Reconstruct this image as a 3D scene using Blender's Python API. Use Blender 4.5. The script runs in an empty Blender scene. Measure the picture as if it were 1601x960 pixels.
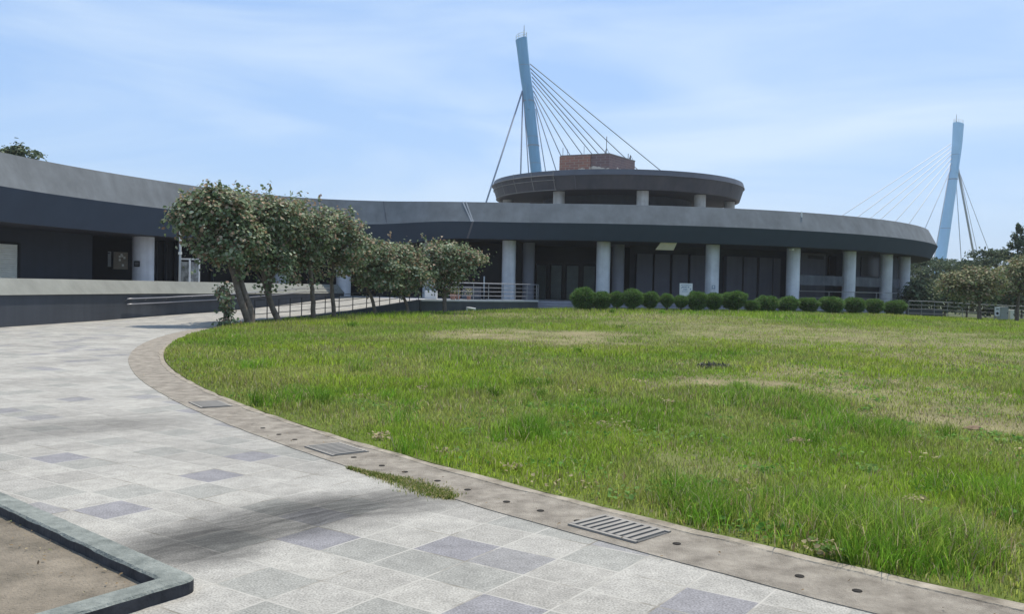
import bpy, bmesh, math, random
import numpy as np
from mathutils import Vector, Matrix

random.seed(7)
RNG = np.random.default_rng(11)
S = bpy.context.scene
COL = S.collection

# ------------------------------------------------------------------ camera
FPX, EYE, IW, IH = 1400.0, 1.6, 1601.0, 960.0
_pitch, _roll = math.atan(30 / FPX), 0.021
FWD = np.array([0, math.cos(_pitch), -math.sin(_pitch)])
_r0 = np.array([1.0, 0, 0]); _u0 = np.cross(_r0, FWD)
RIGHT = math.cos(_roll) * _r0 + math.sin(_roll) * _u0
UP = np.cross(RIGHT, FWD)
cam_d = bpy.data.cameras.new('camera'); cam = bpy.data.objects.new('camera', cam_d); COL.objects.link(cam)
cam_d.sensor_fit = 'HORIZONTAL'; cam_d.sensor_width = 36; cam_d.lens = FPX / IW * 36
cam_d.clip_start = 0.05; cam_d.clip_end = 6000
M = Matrix.Identity(4)
for i in range(3):
    M[i][0], M[i][1], M[i][2] = RIGHT[i], UP[i], -FWD[i]
M[2][3] = EYE
cam.matrix_world = M
S.camera = cam

# ------------------------------------------------------------------ world, sun, exposure
SUN_EL, SUN_AZ = math.radians(68), math.radians(24)      # azimuth from +Y towards +X
w = bpy.data.worlds.new("World"); S.world = w; w.use_nodes = True
nt = w.node_tree; nt.nodes.clear()
N = nt.nodes.new
out = N('ShaderNodeOutputWorld'); bg = N('ShaderNodeBackground'); sky = N('ShaderNodeTexSky')
sky.sky_type = 'NISHITA'; sky.sun_disc = False; sky.sun_elevation = SUN_EL; sky.sun_rotation = SUN_AZ
sky.air_density = 1.0; sky.dust_density = 1.2; sky.ozone_density = 2.0; sky.altitude = 0
bg.inputs['Strength'].default_value = 0.138
tc = N('ShaderNodeTexCoord')
mp = N('ShaderNodeMapping'); mp.inputs['Scale'].default_value = (1.1, 1.3, 6.0); mp.inputs['Rotation'].default_value = (0.05, 0.2, 0.5)
no = N('ShaderNodeTexNoise'); no.inputs['Scale'].default_value = 1.7; no.inputs['Detail'].default_value = 6; no.inputs['Roughness'].default_value = 0.5
no.inputs['Distortion'].default_value = 0.5
rp = N('ShaderNodeValToRGB'); rp.color_ramp.elements[0].position = 0.42; rp.color_ramp.elements[1].position = 0.70
rp.color_ramp.elements[1].color = (0.72, 0.72, 0.72, 1)
mx = N('ShaderNodeMix'); mx.data_type = 'RGBA'
mx.inputs['B'].default_value = (5.2, 6.1, 7.0, 1)
tint = N('ShaderNodeMix'); tint.data_type = 'RGBA'; tint.blend_type = 'MIX'; tint.inputs['Factor'].default_value = 0.6
tint.inputs['B'].default_value = (2.5, 4.05, 6.8, 1)
L = nt.links.new
L(tc.outputs['Generated'], mp.inputs['Vector']); L(mp.outputs['Vector'], no.inputs['Vector']); L(no.outputs['Fac'], rp.inputs['Fac'])
L(sky.outputs['Color'], tint.inputs['A']); L(tint.outputs['Result'], mx.inputs['A'])
L(rp.outputs['Color'], mx.inputs['Factor']); L(mx.outputs['Result'], bg.inputs['Color']); L(bg.outputs['Background'], out.inputs['Surface'])
sd = bpy.data.lights.new('sun', 'SUN'); sun = bpy.data.objects.new('sun', sd); COL.objects.link(sun)
sd.energy = 4.3; sd.angle = math.radians(0.55); sd.color = (1.0, 0.92, 0.79)
_sv = Vector((math.sin(SUN_AZ) * math.cos(SUN_EL), math.cos(SUN_AZ) * math.cos(SUN_EL), math.sin(SUN_EL)))
sun.rotation_euler = (-_sv).to_track_quat('-Z', 'Y').to_euler(); sun.location = (30, -20, 60)
S.view_settings.view_transform = 'Standard'; S.view_settings.look = 'None'
HAZE = 0.0003
S.view_settings.exposure = 0.14; S.view_settings.gamma = 1.0; S.view_settings.use_curve_mapping = False

# ------------------------------------------------------------------ photo-measurement helpers (bearing of a thing seen at x, y)
def ray(x, y):
    return FWD + RIGHT * (x - IW / 2) / FPX - UP * (y - IH / 2) / FPX
def gp(x, y, z=0.0):
    r = ray(x, y); return np.array([0, 0, EYE]) + r * (z - EYE) / r[2]
def at(x, y, d):
    r = ray(x, y); return np.array([0, 0, EYE]) + r * d / r[1]

# ------------------------------------------------------------------ material helpers
MATS = {}
def mat(name, rgb, rough=0.8, metal=0.0, spec=0.3, var=0.0, vscale=3.0, bump=0.0, bscale=40.0, streak=0.0, var2=None):
    m = bpy.data.materials.new(name); m.use_nodes = True; t = m.node_tree; b = t.nodes['Principled BSDF']
    b.inputs['Roughness'].default_value = rough; b.inputs['Metallic'].default_value = metal
    b.inputs['Specular IOR Level'].default_value = spec
    b.inputs['Base Color'].default_value = (*rgb, 1)
    co = t.nodes.new('ShaderNodeTexCoord')
    col = None
    if var:
        n1 = t.nodes.new('ShaderNodeTexNoise'); n1.inputs['Scale'].default_value = vscale; n1.inputs['Detail'].default_value = 6
        n1.inputs['Roughness'].default_value = 0.65
        t.links.new(co.outputs['Object'], n1.inputs['Vector'])
        r = t.nodes.new('ShaderNodeMapRange'); r.inputs[1].default_value = 0.3; r.inputs[2].default_value = 0.7
        t.links.new(n1.outputs['Fac'], r.inputs[0])
        mxn = t.nodes.new('ShaderNodeMix'); mxn.data_type = 'RGBA'
        lo = [c * (1 - var) for c in rgb]; hi = [min(1, c * (1 + var)) for c in rgb] if var2 is None else var2
        mxn.inputs['A'].default_value = (*lo, 1); mxn.inputs['B'].default_value = (*hi, 1)
        t.links.new(r.outputs[0], mxn.inputs['Factor']); col = mxn.outputs['Result']
    if streak and col:
        mp_ = t.nodes.new('ShaderNodeMapping'); mp_.inputs['Scale'].default_value = (1.6, 1.6, 0.09)
        t.links.new(co.outputs['Object'], mp_.inputs['Vector'])
        n2 = t.nodes.new('ShaderNodeTexNoise'); n2.inputs['Scale'].default_value = 1.4; n2.inputs['Detail'].default_value = 5
        t.links.new(mp_.outputs['Vector'], n2.inputs['Vector'])
        r2 = t.nodes.new('ShaderNodeMapRange'); r2.inputs[1].default_value = 0.35; r2.inputs[2].default_value = 0.72
        r2.inputs[3].default_value = 1 - streak; r2.inputs[4].default_value = 1 + streak
        t.links.new(n2.outputs['Fac'], r2.inputs[0])
        mul = t.nodes.new('ShaderNodeMix'); mul.data_type = 'RGBA'; mul.blend_type = 'MULTIPLY'; mul.inputs['Factor'].default_value = 1
        t.links.new(col, mul.inputs['A']); t.links.new(r2.outputs[0], mul.inputs['B']); col = mul.outputs['Result']
    if col: t.links.new(col, b.inputs['Base Color'])
    if bump:
        n3 = t.nodes.new('ShaderNodeTexNoise'); n3.inputs['Scale'].default_value = bscale; n3.inputs['Detail'].default_value = 4
        t.links.new(co.outputs['Object'], n3.inputs['Vector'])
        bp = t.nodes.new('ShaderNodeBump'); bp.inputs['Strength'].default_value = bump; bp.inputs['Distance'].default_value = 0.02
        t.links.new(n3.outputs['Fac'], bp.inputs['Height']); t.links.new(bp.outputs['Normal'], b.inputs['Normal'])
    MATS[name] = m
    return m

def leaf_mat(name, transl=0.35, rough=0.5, spec=0.25):
    m = bpy.data.materials.new(name); m.use_nodes = True; t = m.node_tree; t.nodes.clear()
    o = t.nodes.new('ShaderNodeOutputMaterial'); a = t.nodes.new('ShaderNodeAttribute'); a.attribute_name = 'tint'
    b = t.nodes.new('ShaderNodeBsdfPrincipled'); b.inputs['Roughness'].default_value = rough; b.inputs['Specular IOR Level'].default_value = spec
    tr = t.nodes.new('ShaderNodeBsdfTranslucent'); mxs = t.nodes.new('ShaderNodeMixShader'); mxs.inputs[0].default_value = transl
    t.links.new(a.outputs['Color'], b.inputs['Base Color']); t.links.new(a.outputs['Color'], tr.inputs['Color'])
    t.links.new(b.outputs[0], mxs.inputs[1]); t.links.new(tr.outputs[0], mxs.inputs[2]); t.links.new(mxs.outputs[0], o.inputs['Surface'])
    return m

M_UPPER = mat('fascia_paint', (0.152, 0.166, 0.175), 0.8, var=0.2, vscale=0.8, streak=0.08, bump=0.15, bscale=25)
M_LOWER = mat('fascia_lower_tone', (0.041, 0.058, 0.085), 0.7, var=0.08, vscale=0.6, streak=0.03)  # darker, bluer base colour for the lower fascia band
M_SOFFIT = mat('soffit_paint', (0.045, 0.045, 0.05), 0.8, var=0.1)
M_WALL = mat('dark_wall_paint', (0.050, 0.056, 0.068), 0.75, var=0.1, vscale=0.7, streak=0.06)
M_PANEL = mat('fin_panel_paint', (0.115, 0.115, 0.135), 0.7, var=0.1, vscale=0.8, streak=0.08)
M_GLASS = mat('dark_glass', (0.010, 0.011, 0.015), 0.35, spec=0.2)
M_DOOR = mat('door_glass', (0.10, 0.125, 0.12), 0.3, var=0.2, vscale=2.0)
M_COLUMN = mat('column_paint', (0.62, 0.63, 0.65), 0.65, var=0.14, vscale=1.1, streak=0.16)
M_INCOL = mat('grey_column_paint', (0.25, 0.25, 0.28), 0.7, var=0.08, vscale=0.8)
M_RINGCOL = mat('ring_column_paint', (0.42, 0.42, 0.4), 0.7, var=0.18, vscale=0.9, streak=0.2)
M_ROOF = mat('roof_concrete', (0.25, 0.25, 0.24), 0.9, var=0.2)
M_RING = mat('ring_cladding', (0.055, 0.058, 0.072), 0.55, var=0.25, vscale=0.5, streak=0.12, var2=(0.075, 0.070, 0.074))
M_RINGCAP = mat('ring_cap', (0.10, 0.105, 0.12), 0.5, var=0.15, vscale=0.6)
M_TRIM = mat('ring_trim', (0.22, 0.21, 0.2), 0.7, var=0.25, vscale=1.0)
M_SEAM = mat('seam_filler', (0.34, 0.35, 0.36), 0.8, var=0.2, vscale=2)
M_PARAPET = mat('parapet_concrete', (0.215, 0.222, 0.20), 0.85, var=0.14, vscale=0.9, streak=0.07, bump=0.1)
M_RAMPWALL = mat('ramp_wall_paint', (0.064, 0.072, 0.086), 0.8, var=0.16, vscale=0.5, streak=0.10)
M_SPANDREL = mat('spandrel_concrete', (0.10, 0.106, 0.118), 0.8, var=0.25, vscale=1.2, streak=0.2)
M_STEEL = mat('stainless', (0.36, 0.36, 0.38), 0.4, metal=0.8, spec=0.5)
M_DARKSTEEL = mat('dark_rail_steel', (0.05, 0.05, 0.055), 0.5, metal=0.3)
M_WHITE = mat('white_paint', (0.72, 0.72, 0.7), 0.6, var=0.05)
M_CREAM = mat('cream_paint', (0.78, 0.77, 0.68), 0.6, var=0.08)
M_GREYBOX = mat('grey_cabinet', (0.38, 0.4, 0.4), 0.6, var=0.08)
M_BLUEPRINT = mat('blue_print', (0.10, 0.19, 0.30), 0.6)
M_BLACK = mat('black_plastic', (0.015, 0.015, 0.017), 0.5)
M_HOLE = mat('hole_dark', (0.035, 0.033, 0.03), 0.95, spec=0.05, var=0.3, vscale=30)  # darkness inside the drain holes put into the disc colour
M_RAILGREY = mat('weathered_rail_steel', (0.24, 0.245, 0.25), 0.55, metal=0.5)
M_PAPER = mat('paper', (0.30, 0.26, 0.20), 0.8, var=0.15, vscale=3)
M_STEP = mat('step_granite', (0.34, 0.34, 0.37), 0.8, var=0.1, vscale=2, bump=0.1)
M_COPING = mat('coping_stone', (0.5, 0.5, 0.52), 0.8, var=0.1)
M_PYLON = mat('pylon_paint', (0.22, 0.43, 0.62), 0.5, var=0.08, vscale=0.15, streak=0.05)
M_PYLON2 = mat('pylon_hazed', (0.44, 0.69, 0.90), 0.45, var=0.06, vscale=0.15)  # far pylon: paleness of distant haze put into the base colour
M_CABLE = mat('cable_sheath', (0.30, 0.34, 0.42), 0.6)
M_CABLE2 = mat('cable_hazed', (0.62, 0.66, 0.72), 0.6)  # far cables: fading in the hazy air put into the colour
M_BARK = mat('bark', (0.15, 0.12, 0.095), 0.9, var=0.4, vscale=6, bump=0.6, bscale=18)
M_DIRT = mat('dirt', (0.20, 0.14, 0.09), 0.95, var=0.3, vscale=8, bump=0.5)
M_GRATE = mat('grate_steel', (0.25, 0.235, 0.21), 0.7, metal=0.1, var=0.2)
M_SLOT = mat('grate_slot', (0.11, 0.11, 0.107), 0.9)
M_POT = mat('terracotta', (0.32, 0.17, 0.13), 0.8)
M_LEAF = leaf_mat('broad_leaf', 0.28, 0.55, 0.2)
M_NEEDLE = leaf_mat('needle_leaf', 0.25, 0.6, 0.15)
M_GRASSBLADE = leaf_mat('grass_blade', 0.5, 0.65, 0.06)

def brick_mat(name, c1, c2, mortar, bw, rh):
    m = bpy.data.materials.new(name); m.use_nodes = True; t = m.node_tree; b = t.nodes['Principled BSDF']
    b.inputs['Roughness'].default_value = 0.75
    co = t.nodes.new('ShaderNodeTexCoord'); br = t.nodes.new('ShaderNodeTexBrick')
    sp = t.nodes.new('ShaderNodeSeparateXYZ'); cb = t.nodes.new('ShaderNodeCombineXYZ'); ad = t.nodes.new('ShaderNodeMath')
    t.links.new(co.outputs['Object'], sp.inputs[0]); t.links.new(sp.outputs[0], ad.inputs[0]); t.links.new(sp.outputs[1], ad.inputs[1])
    t.links.new(ad.outputs[0], cb.inputs[0]); t.links.new(sp.outputs[2], cb.inputs[1]); t.links.new(cb.outputs[0], br.inputs['Vector'])
    br.inputs['Color1'].default_value = (*c1, 1); br.inputs['Color2'].default_value = (*c2, 1); br.inputs['Mortar'].default_value = (*mortar, 1)
    br.inputs['Scale'].default_value = 1; br.inputs['Brick Width'].default_value = bw; br.inputs['Row Height'].default_value = rh
    br.inputs['Mortar Size'].default_value = 0.02; br.inputs['Bias'].default_value = 0
    # pale patches where the tiles have come off, low on the wall
    nz = t.nodes.new('ShaderNodeTexNoise'); nz.inputs['Scale'].default_value = 0.9; nz.inputs['Detail'].default_value = 5
    t.links.new(co.outputs['Object'], nz.inputs['Vector'])
    zr = t.nodes.new('ShaderNodeMapRange'); zr.inputs[1].default_value = 13.0; zr.inputs[2].default_value = 13.7; zr.inputs[3].default_value = 0.16; zr.inputs[4].default_value = -0.15
    t.links.new(sp.outputs[2], zr.inputs[0])
    a2 = t.nodes.new('ShaderNodeMath'); t.links.new(nz.outputs['Fac'], a2.inputs[0]); t.links.new(zr.outputs[0], a2.inputs[1])
    cr = t.nodes.new('ShaderNodeValToRGB'); cr.color_ramp.elements[0].position = 0.62; cr.color_ramp.elements[1].position = 0.66
    t.links.new(a2.outputs[0], cr.inputs[0])
    mxn = t.nodes.new('ShaderNodeMix'); mxn.data_type = 'RGBA'; mxn.inputs['B'].default_value = (0.55, 0.5, 0.42, 1)
    t.links.new(cr.outputs[0], mxn.inputs['Factor']); t.links.new(br.outputs['Color'], mxn.inputs['A'])
    t.links.new(mxn.outputs['Result'], b.inputs['Base Color'])
    return m
M_BRICK = brick_mat('tile_cladding', (0.19, 0.115, 0.11), (0.14, 0.09, 0.095), (0.22, 0.18, 0.17), 0.42, 0.24)
M_BRICK2 = brick_mat('orange_tile_cladding', (0.32, 0.15, 0.105), (0.24, 0.12, 0.095), (0.30, 0.23, 0.19), 0.42, 0.24)

# ------------------------------------------------------------------ mesh helpers
def tag(o, label=None, cat=None, group=None, kind=None):
    if label: o['label'] = label
    if cat: o['category'] = cat
    if group: o['group'] = group
    if kind: o['kind'] = kind
    return o
def empty(name, loc, label, cat, group=None, rz=0):
    o = bpy.data.objects.new(name, None); COL.objects.link(o); o.location = loc; o.rotation_euler = (0, 0, rz)
    o.empty_display_size = 0.3
    return tag(o, label, cat, group)
def link(name, me, material, parent=None):
    o = bpy.data.objects.new(name, me); COL.objects.link(o)
    if material: me.materials.append(material)
    if parent:
        o.parent = parent
        # vertices are given in world space: the parent's own place is taken back out
        o.matrix_parent_inverse = (Matrix.Translation(parent.location) @ parent.rotation_euler.to_matrix().to_4x4()).inverted() if parent.type == 'EMPTY' else Matrix.Identity(4)
    return o
class MB:
    def __init__(s): s.v = []; s.f = []
    def add(s, vs, fs):
        o = len(s.v); s.v += [tuple(map(float, p)) for p in vs]; s.f += [tuple(i + o for i in f) for f in fs]; return s
    def hexa(s, b4, t4):                              # bottom ring, top ring, both counter-clockwise from above
        return s.add(list(b4) + list(t4), [(3, 2, 1, 0), (4, 5, 6, 7), (0, 1, 5, 4), (1, 2, 6, 5), (2, 3, 7, 6), (3, 0, 4, 7)])
    def box(s, c, size, rz=0.0):
        cx, cy, cz = c; x, y, z = [k / 2 for k in size]; ca, sa = math.cos(rz), math.sin(rz)
        def p(a, b, d): return (cx + a * ca - b * sa, cy + a * sa + b * ca, cz + d)
        return s.hexa([p(-x, -y, -z), p(x, -y, -z), p(x, y, -z), p(-x, y, -z)], [p(-x, -y, z), p(x, -y, z), p(x, y, z), p(-x, y, z)])
    def tube(s, pts, radii, n=8, cap=True):
        pts = [Vector(p) for p in pts]
        if not hasattr(radii, '__len__'): radii = [radii] * len(pts)
        vs, fs = [], []; prev = None
        for i, p in enumerate(pts):
            a = pts[max(0, i - 1)]; b = pts[min(len(pts) - 1, i + 1)]; t = (b - a).normalized()
            if prev is None:
                u = t.orthogonal().normalized()
            else:
                u = (prev - t * prev.dot(t)); u = u.normalized() if u.length > 1e-6 else t.orthogonal().normalized()
            prev = u; v = t.cross(u)
            for k in range(n):
                an = 2 * math.pi * k / n; vs.append(p + (u * math.cos(an) + v * math.sin(an)) * radii[i])
        for i in range(len(pts) - 1):
            for k in range(n):
                a = i * n + k; b = i * n + (k + 1) % n; fs.append((a, b, b + n, a + n))
        if cap: fs.append(tuple(range(n - 1, -1, -1))); fs.append(tuple(range((len(pts) - 1) * n, len(pts) * n)))
        return s.add(vs, fs)
    def cyl(s, c, r, z0, z1, n=32, r1=None):
        r1 = r if r1 is None else r1
        vs = [(c[0] + r * math.cos(2 * math.pi * k / n), c[1] + r * math.sin(2 * math.pi * k / n), z0) for k in range(n)]
        vs += [(c[0] + r1 * math.cos(2 * math.pi * k / n), c[1] + r1 * math.sin(2 * math.pi * k / n), z1) for k in range(n)]
        return s.add(vs, [(k, (k + 1) % n, (k + 1) % n + n, k + n) for k in range(n)] + [tuple(range(n - 1, -1, -1)), tuple(range(n, 2 * n))])
    def strip(s, *rows, close=False):                 # rows of points of equal length, joined as a sheet
        n = len(rows[0]); vs = [p for r in rows for p in r]; fs = []
        for j in range(len(rows) - 1):
            for i in range(n if close else n - 1):
                a = j * n + i; b = j * n + (i + 1) % n; fs.append((a, b, b + n, a + n))
        return s.add(vs, fs)
    def build(s, name, material, parent=None, smooth=False, angle=None):
        me = bpy.data.meshes.new(name); me.from_pydata(s.v, [], s.f); me.update()
        if smooth:
            me.polygons.foreach_set('use_smooth', [True] * len(me.polygons))
            if angle: me.set_sharp_from_angle(angle=math.radians(angle))
        return link(name, me, material, parent)
def bulk(name, V, sizes, loops, tint, material, parent=None):
    """mesh from arrays; tint is one colour per vertex"""
    me = bpy.data.meshes.new(name); me.vertices.add(len(V)); me.vertices.foreach_set('co', np.ascontiguousarray(V, np.float32).ravel())
    me.loops.add(len(loops)); me.loops.foreach_set('vertex_index', np.ascontiguousarray(loops, np.int32))
    me.polygons.add(len(sizes)); st = np.concatenate([[0], np.cumsum(sizes)[:-1]]).astype(np.int32)
    me.polygons.foreach_set('loop_start', st)
    at_ = me.attributes.new('tint', 'FLOAT_COLOR', 'POINT')
    at_.data.foreach_set('color', np.ascontiguousarray(np.c_[tint, np.ones(len(tint))], np.float32).ravel())
    me.update(calc_edges=True)
    return link(name, me, material, parent)
def bevel(o, width=0.01, seg=2):
    b = o.modifiers.new('bevel', 'BEVEL'); b.width = width; b.segments = seg; b.limit_method = 'ANGLE'; return o

def value_noise(x, y, scale, seed):
    r = np.random.default_rng(seed); G = r.random((128, 128))
    u = x / scale + 57.3; v = y / scale + 31.7; i = np.floor(u).astype(int); j = np.floor(v).astype(int); fu = u - i; fv = v - j
    fu = fu * fu * (3 - 2 * fu); fv = fv * fv * (3 - 2 * fv)
    g = lambda a, b: G[a % 128, b % 128]
    return (g(i, j) * (1 - fu) + g(i + 1, j) * fu) * (1 - fv) + (g(i, j + 1) * (1 - fu) + g(i + 1, j + 1) * fu) * fv
def fbm(x, y, scale, seed, o=3):
    return sum(value_noise(x, y, scale / 2 ** k, seed + k) / 2 ** k for k in range(o)) / sum(1 / 2 ** k for k in range(o))
def sstep(a): a = np.clip(a, 0, 1); return a * a * (3 - 2 * a)
def lerp_path(P, n):
    P = np.array(P, float); s = np.r_[0, np.cumsum(np.linalg.norm(np.diff(P, axis=0), axis=1))]
    q = np.linspace(0, s[-1], n); return np.stack([np.interp(q, s, P[:, k]) for k in range(P.shape[1])], 1)
def catmull(P, n=10):
    P = np.array(P, float); Q = np.vstack([2 * P[0] - P[1], P, 2 * P[-1] - P[-2]]); o = []
    for i in range(len(P) - 1):
        p0, p1, p2, p3 = Q[i:i + 4]
        for t in np.arange(n) / n:
            o.append(.5 * ((2 * p1) + (-p0 + p2) * t + (2 * p0 - 5 * p1 + 4 * p2 - p3) * t * t + (-p0 + 3 * p1 - 3 * p2 + p3) * t ** 3))
    o.append(P[-1]); return np.array(o)
def off(P, d):
    T = np.gradient(P, axis=0); T /= np.hypot(*T.T)[:, None]; return P + np.asarray(d).reshape(-1, 1) * np.c_[T[:, 1], -T[:, 0]]
def hit(P, x, y=440):
    r = ray(x, y); s = P[:, 0] * r[1] - P[:, 1] * r[0]; best = None
    for i in range(len(P) - 1):
        if s[i] * s[i + 1] <= 0 and s[i] != s[i + 1]:
            t = s[i] / (s[i] - s[i + 1]); q = P[i] + t * (P[i + 1] - P[i])
            if best is None or q[1] < best[0][1]: best = (q, i + t)
    return best

# ------------------------------------------------------------------ the ground
LC, LR, KR = np.array([27.6, 32.75]), 37.6, 38.25       # lawn disc, its drain strip
HC, HR = np.array([6.3, 86.0]), 31.1                    # the round hall
def hgt(x, y):
    return 0.4 * sstep((np.asarray(y) - 15) / 37) * np.interp(x, [-10, -8, -3, 4, 8, 22, 34], [.38, .4, .5, .85, 1, .95, .1])

g = MB(); R = [0, 60, 150, 400, 950]; n = 64
rows = [[(math.cos(2 * math.pi * k / n) * r, 30 + math.sin(2 * math.pi * k / n) * r, -0.06) for k in range(n)] for r in R[1:]]
g.strip(*rows, close=True); g.add(rows[0], [tuple(range(n))])
M_GROUND = mat('scrub_ground', (0.055, 0.08, 0.03), 0.95, var=0.4, vscale=0.15, var2=(0.10, 0.115, 0.05))
tag(g.build('ground', M_GROUND), kind='structure')

def pavement_material():
    m = bpy.data.materials.new('paving'); m.use_nodes = True; t = m.node_tree; b = t.nodes['Principled BSDF']; Lk = t.links.new
    nd = lambda k: t.nodes.new(k)
    b.inputs['Roughness'].default_value = 0.75; b.inputs['Specular IOR Level'].default_value = 0.25
    co = nd('ShaderNodeTexCoord'); mp_ = nd('ShaderNodeMapping'); mp_.inputs['Rotation'].default_value = (0, 0, math.radians(34)); mp_.inputs['Location'].default_value = (*PAVE_OFF, 0)
    Lk(co.outputs['Object'], mp_.inputs['Vector'])
    br = nd('ShaderNodeTexBrick'); br.offset = 0; br.inputs['Scale'].default_value = 1; br.inputs['Brick Width'].default_value = .405; br.inputs['Row Height'].default_value = .375
    br.inputs['Mortar Size'].default_value = .009; br.inputs['Mortar Smooth'].default_value = .7
    Lk(mp_.outputs['Vector'], br.inputs['Vector'])
    dv = nd('ShaderNodeVectorMath'); dv.operation = 'DIVIDE'; dv.inputs[1].default_value = (.405, .375, 1); Lk(mp_.outputs['Vector'], dv.inputs[0])
    fl = nd('ShaderNodeVectorMath'); fl.operation = 'FLOOR'; Lk(dv.outputs[0], fl.inputs[0])
    wn = nd('ShaderNodeTexWhiteNoise'); wn.noise_dimensions = '2D'; Lk(fl.outputs[0], wn.inputs['Vector'])
    cr = nd('ShaderNodeValToRGB'); e = cr.color_ramp; e.interpolation = 'CONSTANT'
    e.elements[0].color = (.33, .318, .286, 1); e.elements[1].position = .2; e.elements[1].color = (.365, .352, .316, 1)
    for p, c in ((.42, (.285, .282, .255)), (.6, (.35, .338, .305)), (.78, (.31, .298, .268)), (.935, (.235, .23, .232)), (.965, (.255, .25, .245))):
        q = e.elements.new(p); q.color = (*c, 1)
    Lk(wn.outputs['Value'], cr.inputs[0])
    cur_c = cr.outputs[0]
    for cx_, cy_ in DARK_TILES:
        cp_ = nd('ShaderNodeVectorMath'); cp_.operation = 'DISTANCE'; cp_.inputs[1].default_value = (cx_, cy_, 0)
        f2 = nd('ShaderNodeVectorMath'); f2.operation = 'MULTIPLY'; f2.inputs[1].default_value = (1, 1, 0); Lk(fl.outputs[0], f2.inputs[0]); Lk(f2.outputs[0], cp_.inputs[0])
        lt = nd('ShaderNodeMath'); lt.operation = 'LESS_THAN'; lt.inputs[1].default_value = .5; Lk(cp_.outputs['Value'], lt.inputs[0])
        mt_ = nd('ShaderNodeMix'); mt_.data_type = 'RGBA'; mt_.inputs['B'].default_value = (.235, .23, .238, 1); Lk(lt.outputs[0], mt_.inputs['Factor']); Lk(cur_c, mt_.inputs['A']); cur_c = mt_.outputs['Result']
    # large soft weathering
    n1 = nd('ShaderNodeTexNoise'); n1.inputs['Scale'].default_value = .55; n1.inputs['Detail'].default_value = 6; Lk(co.outputs['Object'], n1.inputs['Vector'])
    r1 = nd('ShaderNodeMapRange'); r1.inputs[1].default_value = .3; r1.inputs[2].default_value = .7; r1.inputs[3].default_value = .84; r1.inputs[4].default_value = 1.1; Lk(n1.outputs['Fac'], r1.inputs[0])
    m1 = nd('ShaderNodeMix'); m1.data_type = 'RGBA'; m1.blend_type = 'MULTIPLY'; m1.inputs['Factor'].default_value = 1
    Lk(cur_c, m1.inputs['A']); Lk(r1.outputs[0], m1.inputs['B'])
    # granite speckle
    n2 = nd('ShaderNodeTexNoise'); n2.inputs['Scale'].default_value = 85; n2.inputs['Detail'].default_value = 2; Lk(co.outputs['Object'], n2.inputs['Vector'])
    r2 = nd('ShaderNodeMapRange'); r2.inputs[1].default_value = .3; r2.inputs[2].default_value = .7; r2.inputs[3].default_value = .66; r2.inputs[4].default_value = 1.34; Lk(n2.outputs['Fac'], r2.inputs[0])
    m2 = nd('ShaderNodeMix'); m2.data_type = 'RGBA'; m2.blend_type = 'MULTIPLY'; m2.inputs['Factor'].default_value = 1
    Lk(m1.outputs['Result'], m2.inputs['A']); Lk(r2.outputs[0], m2.inputs['B'])
    # grime: mid-size blotches and a dirty film
    n4 = nd('ShaderNodeTexNoise'); n4.inputs['Scale'].default_value = 7.0; n4.inputs['Detail'].default_value = 8; n4.inputs['Roughness'].default_value = .7; Lk(co.outputs['Object'], n4.inputs['Vector'])
    r4 = nd('ShaderNodeMapRange'); r4.inputs[1].default_value = .35; r4.inputs[2].default_value = .68; r4.inputs[3].default_value = .78; r4.inputs[4].default_value = 1.1; Lk(n4.outputs['Fac'], r4.inputs[0])
    m4 = nd('ShaderNodeMix'); m4.data_type = 'RGBA'; m4.blend_type = 'MULTIPLY'; m4.inputs['Factor'].default_value = 1; Lk(m2.outputs['Result'], m4.inputs['A']); Lk(r4.outputs[0], m4.inputs['B'])
    # joints: pale sandy mortar, patchy
    nj = nd('ShaderNodeTexNoise'); nj.inputs['Scale'].default_value = 2.2; nj.inputs['Detail'].default_value = 3; Lk(co.outputs['Object'], nj.inputs['Vector'])
    rj = nd('ShaderNodeValToRGB'); rj.color_ramp.elements[0].position = .38; rj.color_ramp.elements[0].color = (.17, .155, .125, 1); rj.color_ramp.elements[1].position = .5; rj.color_ramp.elements[1].color = (.40, .385, .345, 1)
    Lk(nj.outputs['Fac'], rj.inputs[0])
    fj = nd('ShaderNodeMath'); fj.operation = 'MULTIPLY'; fj.inputs[1].default_value = .92; Lk(br.outputs['Fac'], fj.inputs[0])
    m3 = nd('ShaderNodeMix'); m3.data_type = 'RGBA'; Lk(fj.outputs[0], m3.inputs['Factor']); Lk(m4.outputs['Result'], m3.inputs['A']); Lk(rj.outputs[0], m3.inputs['B'])
    cur = m3.outputs['Result']
    # wet / soot stains that lie on the paving
    nz = nd('ShaderNodeTexNoise'); nz.inputs['Scale'].default_value = 1.6; nz.inputs['Detail'].default_value = 5; Lk(co.outputs['Object'], nz.inputs['Vector'])
    sc = nd('ShaderNodeVectorMath'); sc.operation = 'SUBTRACT'; sc.inputs[1].default_value = (.5, .5, .5); Lk(nz.outputs['Color'], sc.inputs[0])
    sm = nd('ShaderNodeVectorMath'); sm.operation = 'SCALE'; sm.inputs['Scale'].default_value = .5; Lk(sc.outputs[0], sm.inputs[0])
    ad = nd('ShaderNodeVectorMath'); Lk(co.outputs['Object'], ad.inputs[0]); Lk(sm.outputs[0], ad.inputs[1])
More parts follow.
